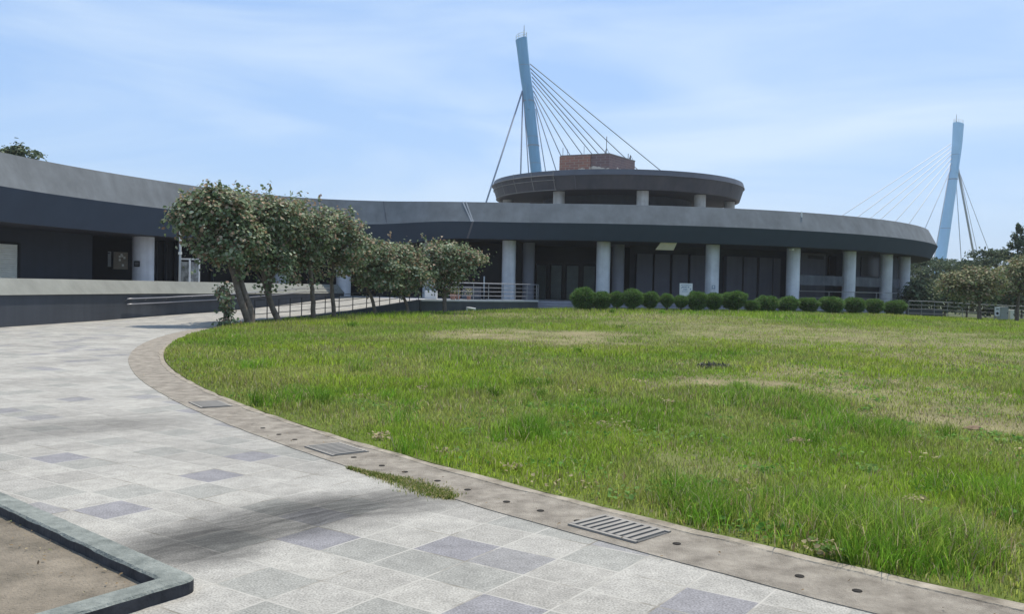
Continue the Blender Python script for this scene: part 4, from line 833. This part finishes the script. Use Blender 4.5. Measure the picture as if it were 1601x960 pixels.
# ------------------------------------------------------------------ signs, boxes and small things on the terrace
def board(name, px, py, wpx, hpx, d, label, cat, material, thick=.04, yaw=0.0, legs=True, zfoot=None):
    c = at(px, py, d); W_, H_ = wpx * d / FPX, hpx * d / FPX; root = empty(name, (c[0], c[1], zfoot if zfoot is not None else c[2] - H_ / 2), label, cat)
    g = MB(); g.box(c, (W_, thick, H_), yaw); bevel(g.build('board', material, root), .006)
    if legs and zfoot is not None:
        for sx in (-1, 1): g = MB(); x_ = c[0] + sx * W_ * .42 * math.cos(yaw); y_ = c[1] + sx * W_ * .42 * math.sin(yaw) + .04; g.tube([(x_, y_, zfoot), (x_, y_, c[2] + H_ / 2 - .02)], .02, 6); g.build('leg', M_STEEL, root)
    return root, c, W_, H_
rt, c, W_, H_ = board('notice_sign', 1072.5, 453, 20, 20, 54.3, 'white notice board with blue print standing behind the clipped bushes', 'sign', M_WHITE, zfoot=.45)
rng = np.random.default_rng(5); g = MB()
for zr, x0, x1, hh in ((.36, -.38, .36, .05), (.2, -.34, .05, .10), (.2, .12, .2, .1), (.02, -.2, .1, .10), (.05, .3, .4, .12), (-.14, -.3, .12, .05), (.12, -.4, -.36, .05)):
    x = x0
    while x < x1:
        w2 = rng.uniform(.03, .07); g.box((c[0] + (x + w2 / 2) * W_, c[1] - .026, c[2] + zr * H_), (w2 * W_ * .8, .008, hh * H_ * rng.uniform(.7, 1))); x += w2 + .015
g.build('printing', M_BLUEPRINT, rt)
# pictogram plate on a column
p_, a_ = ring_hit(1115.5, 29.2 + .48); d = p_[1]; c = at(1115.5, 449, d - .03); s_ = d / FPX
rt = empty('pictogram_plate', (c[0], c[1], c[2]), 'small blue outlined pictogram plate on a white column behind the bushes', 'sign')
g = MB(); g.box(c, (4.6 * s_, .02, 5.4 * s_)); g.build('plate', M_WHITE, rt)
g = MB(); y_ = c[1] - .014
for dx, dz, ww, hh in ((-2, 0, .8, 5), (2, 0, .8, 5), (0, 2.3, 4.6, .8), (0, -1.6, 3.2, .8)): g.box((c[0] + dx * s_, y_, c[2] + dz * s_), (ww * s_, .008, hh * s_))
g.build('pictogram', M_BLUEPRINT, rt)
# dark plate on the wing column
h_ = hit(off(wt, -1.9), 223.5)[0]; dd = h_[1] - .6; c = at(214, 412.5, dd - .05); s_ = dd / FPX
rt = empty('door_plate', tuple(c), 'small dark plate with two pale lines on the white column by the wing entrance', 'sign')
g = MB(); g.box(c, (11 * s_, .03, 9 * s_), -.35); g.build('plate', M_BLACK, rt)
g = MB()
for dz in (1.6, -1.2): g.box((c[0] + .005, c[1] - .02, c[2] + dz * s_), (7.5 * s_, .01, 1.0 * s_), -.35)
g.build('lettering', M_GREYBOX, rt)
# notice boards in the dark recess
dR = hit(glassP, 185)[0][1] - .4
rt, c, W_, H_ = board('notice_board', 188.5, 407.5, 21, 27, dR, 'framed brown notice board in the dark wing recess', 'notice board', M_PAPER, .06, .6, legs=False)
g = MB(); ca, sa = math.cos(.6), math.sin(.6)
for dx, dz, ww, hh in ((0, .52, 1.1, .05), (0, -.52, 1.1, .05), (-.53, 0, .05, 1.05), (.53, 0, .05, 1.05)): g.box((c[0] + dx * W_ * ca, c[1] + dx * W_ * sa, c[2] + dz * H_), (ww * W_, .09, hh * H_), .6)
g.build('frame', M_BLACK, rt)
g = MB()
for k in range(7): g.box((c[0] + .04 * sa + (rng.uniform(-.35, .35)) * W_ * ca, c[1] - .05 + 0, c[2] + rng.uniform(-.38, .38) * H_), (.14 * W_, .01, .13 * H_), .6)
g.build('notes', M_CREAM, rt)
rt, c, W_, H_ = board('door_notice', 170.5, 405, 6, 24, dR - .2, 'narrow grey notice strip left of the framed notice board', 'sign', M_GREYBOX, .04, .6, legs=False)
g = MB(); g.box((c[0], c[1] - .03, c[2] + H_ * .38), (W_ * .5, .03, H_ * .06), .6); g.build('header', M_BLACK, rt)
# glass display case on the wing terrace
d = 44.5; s_ = d / FPX; c0 = at(297, 423, d)
rt = empty('display_case', (c0[0], c0[1], TZ), 'glass display case with coloured posters on the wing terrace beside a thin pole', 'display case')
zt2, zb2 = at(297, 404, d)[2], TZ
lft, mid_, rgt = at(282, 420, d + .1)[:2], at(296.5, 420, d - .35)[:2], at(311.5, 420, d + .1)[:2]; bk = lft + rgt - mid_
g = MB()
for p in (lft, mid_, rgt, bk): g.box((*p, (zt2 + zb2) / 2), (.06, .06, zt2 - zb2))
for zz in (zt2 - .03, zb2 + .1):
    for a, b_ in ((lft, mid_), (mid_, rgt), (rgt, bk), (bk, lft)): m_ = (a + b_) / 2; v_ = b_ - a; g.box((*m_, zz), (np.linalg.norm(v_) - .06, .05, .06), math.atan2(v_[1], v_[0]))
g.build('frame', M_WHITE, rt)
for a, b_, cl, nm in ((lft, mid_, (.20, .27, .27), 'poster_panel'), (mid_, rgt, (.30, .14, .17), 'poster_panel')):
    v_ = b_ - a; m_ = (a + b_) / 2 + np.array([0, .04]); g = MB(); g.box((*m_, (zt2 + zb2) / 2), (np.linalg.norm(v_) * .8, .02, (zt2 - zb2) * .82), math.atan2(v_[1], v_[0])); g.build(nm, mat('poster_' + str(cl[0]), cl, .35, var=.9, vscale=3.0, var2=(.42, .44, .42)), rt)
# thin pole
p = at(281, 440, 44.0); zt3 = at(281, 362, 44.0)[2]
rt = empty('terrace_pole', (p[0], p[1], TZ), 'thin pale pole standing left of the glass display case', 'pole')
g = MB(); g.tube([(p[0], p[1], TZ), (p[0], p[1], zt3)], .06, 10); g.build('shaft', M_GREYBOX, rt, smooth=True)
g = MB(); g.tube([(p[0], p[1], 2.9), (p[0], p[1], 3.02)], .09, 10); g.build('collar', M_CREAM, rt)
# pole and cabinet behind terrace railing
p = at(756.5, 460, 55.5); rt = empty('slim_post', (p[0], p[1], TZ), 'slim grey post behind the terrace railing', 'post'); g = MB(); g.tube([(p[0], p[1], TZ), (p[0], p[1], at(756.5, 432, 55.5)[2])], .045, 8); g.build('shaft', M_GREYBOX, rt, smooth=True); g = MB(); g.tube([(p[0], p[1], TZ), (p[0], p[1], TZ + .05)], .14, 12); g.build('foot', M_DARKSTEEL, rt)
def cabinet(name, px0, px1, py0, py1, d, label, cat, material, depth=.5, zf=None):
    a, b_ = at(px0, py1, d), at(px1, py0, d); z0_ = zf if zf is not None else a[2]; root = empty(name, ((a[0] + b_[0]) / 2, d + depth / 2, z0_), label, cat)
    g = MB(); g.box(((a[0] + b_[0]) / 2, d + depth / 2, (z0_ + b_[2]) / 2), (b_[0] - a[0], depth, b_[2] - z0_)); bevel(g.build('body', material, root), .012)
    g = MB(); g.box(((a[0] + b_[0]) / 2, d - .012, (z0_ + b_[2]) / 2), ((b_[0] - a[0]) * .86, .02, (b_[2] - z0_) * .84)); g.build('door', material, root)
    g = MB(); g.box((a[0] + (b_[0] - a[0]) * .82, d - .035, (z0_ + b_[2]) / 2), (.03, .025, .1)); g.build('handle', M_DARKSTEEL, root)
    return root
cabinet('storage_cabinet', 722, 752, 448, 467, 54.5, 'low grey cabinet behind the terrace railing', 'cabinet', M_SPANDREL, .5, TZ)
cabinet('white_cabinet', 664, 683, 455, 467, 52, 'white box half hidden behind the last tree of the row', 'box', M_WHITE, .5, TZ)
cabinet('electric_cabinet', 1564, 1577, 480, 499, 58.2, 'pale grey electric cabinet by the lawn railing', 'cabinet', M_GREYBOX, .5)
cabinet('meter_box', 1578.5, 1586, 484.5, 499, 58.4, 'smaller pale box right of the electric cabinet', 'box', M_CREAM, .4)
rt, c, W_, H_ = board('white_sign', 1559, 487, 7.5, 14, 57.2, 'white upright sign with dark mark on a post by the lawn railing', 'sign', M_WHITE, .05, zfoot=.05)
g = MB(); g.tube([(c[0], c[1] - .03, c[2] - .12), (c[0], c[1] - .045, c[2] - .12)], .085, 14); g.box((c[0], c[1] - .035, c[2] + .14), (W_ * .55, .01, .05)); g.build('mark', M_BLACK, rt)
for k, (px, w_) in enumerate(((708, .34), (716, .3), (733, .26))):
    p = at(px, 462, 50.8 + k * .5); rt = empty('flower_pot', (p[0], p[1], TZ), ['red flower pot with sparse plant, leftmost behind the terrace railing', 'red flower pot with sparse plant, middle of three behind the terrace railing', 'small red flower pot with sparse plant beside the grey cabinet'][k], 'flower pot', 'flower pots on the terrace')
    g = MB(); g.cyl(p, w_ * .35, TZ, TZ + w_, 16, w_ * .5); g.build('pot', M_POT, rt)
    rg2 = np.random.default_rng(k); n_ = 60; C_ = np.c_[p[0] + rg2.normal(size=n_) * .12, p[1] + rg2.normal(size=n_) * .12, TZ + w_ + rg2.random(n_) * .4]; bulk('foliage', *leaves(C_, rg2.normal(size=(n_, 3)) + [0, 0, 1], np.full(n_, .09), palette(n_, *BROWN, rng=rg2), rng=rg2), M_LEAF, rt)
# white pipe stubs at the foot of the terrace wall
c = at(736.5, 483, 49.8); rt = empty('pipe_bracket', tuple(c), 'short white pipe bracket at the foot of the terrace wall', 'pipe'); s_ = 49.8 / FPX
g = MB(); g.tube([c + [-7 * s_, 0, 1.5 * s_], c + [7 * s_, -.05, 0]], .06, 10); g.build('pipe', M_WHITE, rt, smooth=True)
g = MB(); g.box(c + np.array([-6.5 * s_, 0, -1 * s_]), (.1, .12, .24)); g.box(c + np.array([6 * s_, 0, -2 * s_]), (.1, .12, .22)); g.build('support', M_COPING, rt)

# ------------------------------------------------------------------ grates and drain holes (dark discs) in the concrete strip
def on_ring(px, py, r=None):
    p = gp(px, py)[:2] - LC; a = math.atan2(p[1], p[0]); return a, r or np.hypot(*p)
for px, py, ln, lab in ((965, 830, .56, 'nearest steel drain grate in the concrete strip beside the lawn'), (513, 706, .56, 'middle steel drain grate in the concrete strip beside the lawn'), (317, 634.5, .6, 'farthest steel drain grate in the concrete strip beside the lawn')):
    a, _ = on_ring(px, py); r0, r1 = LR + .19, LR + .52; da = ln / LR / 2; ff = lambda r, b_, z: (LC[0] + r * math.cos(b_), LC[1] + r * math.sin(b_), z)
    rt = empty('drain_grate', ff((r0 + r1) / 2, a, .01), lab, 'drain grate', 'drain grates in the concrete strip')
    g = MB(); g.add([ff(r0, a - da, .0115), ff(r1, a - da, .0115), ff(r1, a + da, .0115), ff(r0, a + da, .0115)], [(0, 1, 2, 3)]); g.build('drain_opening', M_SLOT, rt)
    nb = 9
    for k in range(nb):
        b0 = a - da + 2 * da * (k + .0) / nb; b1 = b0 + 2 * da / nb * .56; g = MB()
        g.hexa([ff(r0, b0, .008), ff(r1, b0, .008), ff(r1, b1, .008), ff(r0, b1, .008)], [ff(r0, b0, .022), ff(r1, b0, .022), ff(r1, b1, .022), ff(r0, b1, .022)]); g.build('bar', M_GRATE, rt)
    g = MB()
    for q0_, q1_ in ((r0 - .03, r0 - .001), (r1 + .001, r1 + .03)): g.hexa([ff(q0_, a - da, .008), ff(q1_, a - da, .008), ff(q1_, a + da, .008), ff(q0_, a + da, .008)], [ff(q0_, a - da, .020), ff(q1_, a - da, .020), ff(q1_, a + da, .020), ff(q0_, a + da, .020)])
    g.build('frame', M_GRATE, rt)
pl = MB().cyl((0, 0), .027, 0, .0035, 14, .026); pm = bpy.data.meshes.new('drain_hole_disc'); pm.from_pydata(pl.v, [], pl.f); pm.materials.append(M_HOLE)  # flat black disc in place of each drain hole's shaded inside
for px, py in ((411, 671), (436, 681), (461, 689), (553, 717), (597, 730), (633, 740), (684, 754), (731, 768), (792, 787), (845, 801), (903, 817), (1058, 853), (1250, 904), (1340, 927)):
    a, r_ = on_ring(px, py); r_ = min(max(r_, LR + .22), LR + .5); o = bpy.data.objects.new('drain_hole_disc', pm); COL.objects.link(o); o.location = (LC[0] + r_ * math.cos(a), LC[1] + r_ * math.sin(a), .009); o.scale = (1, 1, 1)
    tag(o, 'small round drain hole drawn as a flat black disc in the concrete strip beside the lawn', 'drain plug', 'drain holes in the concrete strip')

# ------------------------------------------------------------------ clods and cut grass on the lawn
def clod(px, py, r_, label, seed, material=M_DIRT):
    p = gp(px, py, .25); p[2] = hgt(p[0], p[1]); bm = bmesh.new(); bmesh.ops.create_icosphere(bm, subdivisions=3, radius=r_); rg2 = np.random.default_rng(seed); ph_ = rg2.random(6) * 6
    for v in bm.verts:
        c_ = v.co; k_ = 1 + .25 * math.sin(c_.x / r_ * 3 + ph_[0]) + .2 * math.sin(c_.y / r_ * 4 + ph_[1]) + .2 * math.sin(c_.z / r_ * 5 + ph_[2]) + rg2.normal() * .06; v.co = Vector((c_.x * 1.4 * k_, c_.y * k_, c_.z * .6 * k_ + .02))
    me = bpy.data.meshes.new('soil_clod'); bm.to_mesh(me); bm.free(); o = link('soil_clod', me, material); o.location = p; return tag(o, label, 'clod')
clod(1226, 609, .055, 'brown soil clod at the right end of the tall green tuft', 1); clod(1370, 643, .05, 'brown soil clod on the lawn between the tall tuft and the bare patch', 2)
clod(1519, 643, .075, 'larger dark soil clod on the bare patch at the right', 3); clod(1545, 648, .05, 'soil clod just right of the larger dark clod', 4)
p = gp(1118, 563, .2); p[2] = hgt(p[0], p[1]); rg2 = np.random.default_rng(8); n_ = 420
C_ = np.c_[p[0] + rg2.normal(size=n_) * .14, p[1] + rg2.normal(size=n_) * .14, p[2] + .02 + np.abs(rg2.normal(size=n_)) * .035]
o = bulk('brush_pile', *leaves(C_, rg2.normal(size=(n_, 3)), rg2.uniform(.08, .2, n_), palette(n_, [(.13, .13, .11), (.2, .19, .16), (.08, .085, .065)], [.4, .3, .3], rng=rg2), aspect=.18, rng=rg2), M_NEEDLE)
tag(o, 'small dark heap of dry cut plants lying on the lawn', 'brush pile')

# ------------------------------------------------------------------ grass
def blades(x, y, z, h, w_, lean, tint, rng, two=True):
    n = len(x); a = rng.random(n) * 6.283; la = rng.random(n) * 6.283; dx, dy = np.cos(a) * w_ / 2, np.sin(a) * w_ / 2; lx, ly = np.cos(la) * lean * h, np.sin(la) * lean * h
    if two:
        V = np.stack([np.c_[x - dx, y - dy, z - .01], np.c_[x + dx, y + dy, z - .01], np.c_[x + lx * .35 + dx * .8, y + ly * .35 + dy * .8, z + h * .6], np.c_[x + lx * .35 - dx * .8, y + ly * .35 - dy * .8, z + h * .6], np.c_[x + lx, y + ly, z + h * np.sqrt(np.clip(1 - lean ** 2 * .4, .3, 1))]], 1).reshape(-1, 3)
        b = np.arange(n)[:, None] * 5; F = np.concatenate([b + [0, 1, 2, 3], b + [3, 2, 4]], 1).reshape(-1); return V, np.tile([4, 3], n), F, np.repeat(tint, 5, 0)
    V = np.stack([np.c_[x - dx, y - dy, z - .01], np.c_[x + dx, y + dy, z - .01], np.c_[x + lx, y + ly, z + h]], 1).reshape(-1, 3)
    return V, np.full(n, 3), np.arange(3 * n), np.repeat(tint, 3, 0)
REy, REx = RE[:, 1], RE[:, 0]
def on_lawn(x, y):
    ok = np.hypot(x - LC[0], y - LC[1]) < LR - .03
    ok &= ~((y > 31) & (y < 47.6) & (x < np.interp(y, REy, REx) + .25)) & ~((y >= 47.6) & (y < 54.2) & (x < np.interp(y, [p[1] for p in TF], [p[0] for p in TF]) + .12)) & ~((y > 54.2) & (x < 1.7))
    ok &= np.hypot(x - HC[0], y - HC[1]) > 31.5
    return ok
GV, GS, GF, GT_ = [], [], [], []; base_i = 0
for y0, y1, dens, hh, ww, two in ((3.2, 7, 3400, .072, .0060, True), (7, 11, 2200, .08, .0072, True), (11, 17, 1050, .105, .010, True), (17, 26, 480, .115, .014, True), (26, 40, 210, .12, .022, False), (40, 62, 95, .125, .034, False)):
    xl, xr = -(y1 * .62 + 1.5), y1 * .74 + 5.0; n = int((xr - xl) * (y1 - y0) * dens); rng = np.random.default_rng(int(y0 * 10))
    x = rng.uniform(xl, xr, n); y = rng.uniform(y0, y1, n); k = on_lawn(x, y) & (x > -y * .62 - 1.5) & (x < y * .74 + 5.0); x, y = x[k], y[k]
    dry = field(x, y, DRYW, 3); tall = field(x, y, TALLW, 21); big = fbm(x, y, 3.5, 60); sm = fbm(x, y, .55, 90); br_ = fbm(x, y, 1.7, 120)
    keep = rng.random(len(x)) < np.clip((1 - .55 * dry) * (.45 + .9 * sm), .06, 1); x, y, dry, tall, big, sm, br_ = [q[keep] for q in (x, y, dry, tall, big, sm, br_)]
    n = len(x); h = hh * rng.uniform(.45, 1.25, n) * (.55 + .9 * sm) * (.7 + .6 * big) * (1 - .65 * dry) + tall * rng.uniform(.02, .23, n) * (1 - .4 * dry)
    edge = np.clip((LR - np.hypot(x - LC[0], y - LC[1])) / .35, .35, 1); h *= edge; over = np.hypot(x - LC[0], y - LC[1]) > LR - .12; h = np.where(over & (rng.random(n) < .35), h + .03, h)
    green = np.array([.305, .405, .048]); deep = np.array([.20, .32, .04]); olive = np.array([.355, .365, .11]); straw = np.array([.41, .36, .225]); russet = np.array([.29, .21, .125])
    t = np.clip((big - .35) / .3, 0, 1)[:, None]; c = green * t + deep * (1 - t)
    o_ = (np.clip((br_ - .42) / .22, 0, 1) * .6)[:, None]; c = c * (1 - o_) + olive * o_; c = c * (1 - .45 * tall[:, None]) + np.array([.19, .40, .03]) * .45 * tall[:, None]
    s_ = (rng.random(n) < .05 + .12 * o_[:, 0] + .42 * dry)[:, None]; c = np.where(s_, straw, c); r_ = (rng.random(n) < .035 + .06 * o_[:, 0])[:, None]; c = np.where(r_, russet, c)
    c = np.clip(c * rng.uniform(.45, 1.5, (n, 1)) * (.8 + .4 * fbm(x, y, 1.1, 140))[:, None], 0, 1)
    V, Sz, F, Tt = blades(x, y, hgt(x, y) + .015, h, ww * rng.uniform(.7, 1.4, n), rng.uniform(.05, 1.0, n) ** 1.2, c, rng, two); GV.append(V); GS.append(Sz); GF.append(F + base_i); GT_.append(Tt); base_i += len(V)
rng = np.random.default_rng(17); tx, ty = [], []
for cx, cy, rx, ry, k_ in TALLW:
    m_ = int(3 + 11 * k_ * min(1, 6 / max(cy, 1)) + 6 * k_); tx += list(cx + rng.normal(size=m_) * rx * .5); ty += list(cy + rng.normal(size=m_) * ry * .5)
tx += list(rng.uniform(-.6, .6, 150) * 20); ty += list(rng.uniform(5, 34, 150)); tx, ty = np.array(tx), np.array(ty); ok = on_lawn(tx, ty) & (ty > 3.5) & ((ty < 15) | (rng.random(len(ty)) < .25)) & (field(tx, ty, DRYW, 3) < .25) & (np.abs(tx) < ty * .62 + 1); tx, ty = tx[ok], ty[ok]
for a_, b_ in zip(tx, ty):
    n = int(rng.integers(60, 150)); r_ = rng.uniform(.05, .15); x = a_ + rng.normal(size=n) * r_; y = b_ + rng.normal(size=n) * r_; k = on_lawn(x, y); x, y = x[k], y[k]; n = len(x)
    if n == 0: continue
    c = np.array([.17, .33, .035]) * rng.uniform(.6, 1.15) * rng.uniform(.6, 1.4, (n, 1)); c = np.where(rng.random((n, 1)) < .07, [[.5, .42, .25]], c)
    V, Sz, F, Tt = blades(x, y, hgt(x, y) + .01, rng.uniform(.10, .30, n) * rng.uniform(.55, 1.0), np.full(n, max(.006, b_ * .0008)), rng.uniform(.1, 1.0, n), np.clip(c, 0, 1), rng, True); GV.append(V); GS.append(Sz); GF.append(F + base_i); GT_.append(Tt); base_i += len(V)
o = bulk('lawn_grass', np.vstack(GV), np.concatenate(GS), np.concatenate(GF), np.vstack(GT_), M_GRASSBLADE); tag(o, 'patchy green and straw coloured lawn grass in front of the hall', 'grass', kind='stuff')
# weeds growing in the joint between paving and strip
rng = np.random.default_rng(77); pth = np.array([gp(x, y)[:2] for x, y in ((545, 733), (575, 741), (600, 747), (625, 752), (650, 761), (672, 768), (690, 774), (706, 780))]); n = 5200
k = rng.integers(len(pth) - 1, size=n); t = rng.random(n)[:, None]; P = pth[k] * (1 - t) + pth[k + 1] * t; wd_ = np.interp((k + t[:, 0]), [0, 2, 3, 5, 7], [.02, .05, .11, .12, .05]); P = P + rng.normal(size=(n, 2)) * wd_[:, None] * .62 * (.5 + fbm(P[:, 0], P[:, 1], .25, 5))[:, None]
c = palette(n, [(.12, .19, .03), (.20, .22, .06), (.46, .40, .2), (.09, .16, .02)], [.32, .26, .3, .12], rng=rng)
o = bulk('joint_weeds', *blades(P[:, 0], P[:, 1], np.full(n, .005), rng.uniform(.006, .032, n), np.full(n, .006), rng.uniform(.3, 1.3, n), c, rng), M_GRASSBLADE); tag(o, 'strip of low weeds growing in the joint beside the paving stain', 'weeds', kind='stuff')

# ------------------------------------------------------------------ sea haze
hz = bpy.data.materials.new('haze_air'); hz.use_nodes = True; t = hz.node_tree; t.nodes.clear(); o_ = t.nodes.new('ShaderNodeOutputMaterial'); pv = t.nodes.new('ShaderNodeVolumePrincipled')
pv.inputs['Color'].default_value = (.96, .98, 1.0, 1); pv.inputs['Density'].default_value = HAZE; pv.inputs['Anisotropy'].default_value = .2; t.links.new(pv.outputs[0], o_.inputs['Volume'])
g = MB(); g.box((0, 30, 30.5), (2100, 2100, 63)); tag(g.build('haze', hz), kind='stuff')

# broad leaved weeds, clover and thatch in the lawn
rng = np.random.default_rng(91); nC = 420; y = rng.uniform(3.8, 24, nC) ; x = rng.uniform(-.62, .62, nC) * y; ok = on_lawn(x, y); x, y = x[ok], y[ok]; Cw, Nw, Tw, Lw = [], [], [], []
for a, b_ in zip(x, y):
    m_ = rng.integers(14, 60); r_ = rng.uniform(.05, .22); o_ = rng.normal(size=(m_, 2)) * r_; Cw.append(np.c_[a + o_[:, 0], b_ + o_[:, 1], hgt(a + o_[:, 0], b_ + o_[:, 1]) + rng.uniform(.03, .09, m_)])
    Nw.append(rng.normal(size=(m_, 3)) * .45 + [0, 0, 1]); kind_ = rng.random(); c0 = np.array([.12, .26, .05]) if kind_ < .5 else np.array([.20, .33, .09]) if kind_ < .8 else np.array([.42, .36, .22]); Tw.append(np.clip(c0 * rng.uniform(.6, 1.4, (m_, 1)), 0, 1)); Lw.append(rng.uniform(.018, .05, m_))
Cw, Nw, Tw, Lw = np.vstack(Cw), np.vstack(Nw), np.vstack(Tw), np.concatenate(Lw); inside = on_lawn(Cw[:, 0], Cw[:, 1]); o = bulk('lawn_weeds', *leaves(Cw[inside], Nw[inside], Lw[inside], Tw[inside], rng=rng), M_GRASSBLADE); tag(o, 'small broad leaved weeds and clover scattered in the near lawn', 'weeds', kind='stuff')
# dry leaves and straw blown against kerb and strip
rng = np.random.default_rng(93); n = 260; aa_ = rng.uniform(math.radians(158), math.radians(250), n); rr_ = KR - rng.random(n) ** 2 * .6 + rng.normal(size=n) * .05; P = np.c_[LC[0] + rr_ * np.cos(aa_), LC[1] + rr_ * np.sin(aa_)]
nk = 70; t = rng.random(nk); Pk = (corner_o + np.outer(rng.random(nk) * 3, -dl)) - nl * (wd + .02 + rng.random((nk, 1)) ** 2 * .35); P = np.vstack([P, Pk]); n = len(P)
C_ = np.c_[P, np.full(n, .022)]; o = bulk('leaf_litter', *leaves(C_, rng.normal(size=(n, 3)) * .3 + [0, 0, 1], rng.uniform(.010, .030, n), palette(n, [(.26, .19, .11), (.36, .3, .19), (.16, .12, .08), (.22, .24, .1)], [.4, .3, .2, .1], rng=rng), aspect=.45, rng=rng), M_NEEDLE); tag(o, 'dry leaf bits and straw lying along the concrete strip and kerb', 'leaf litter', kind='stuff')
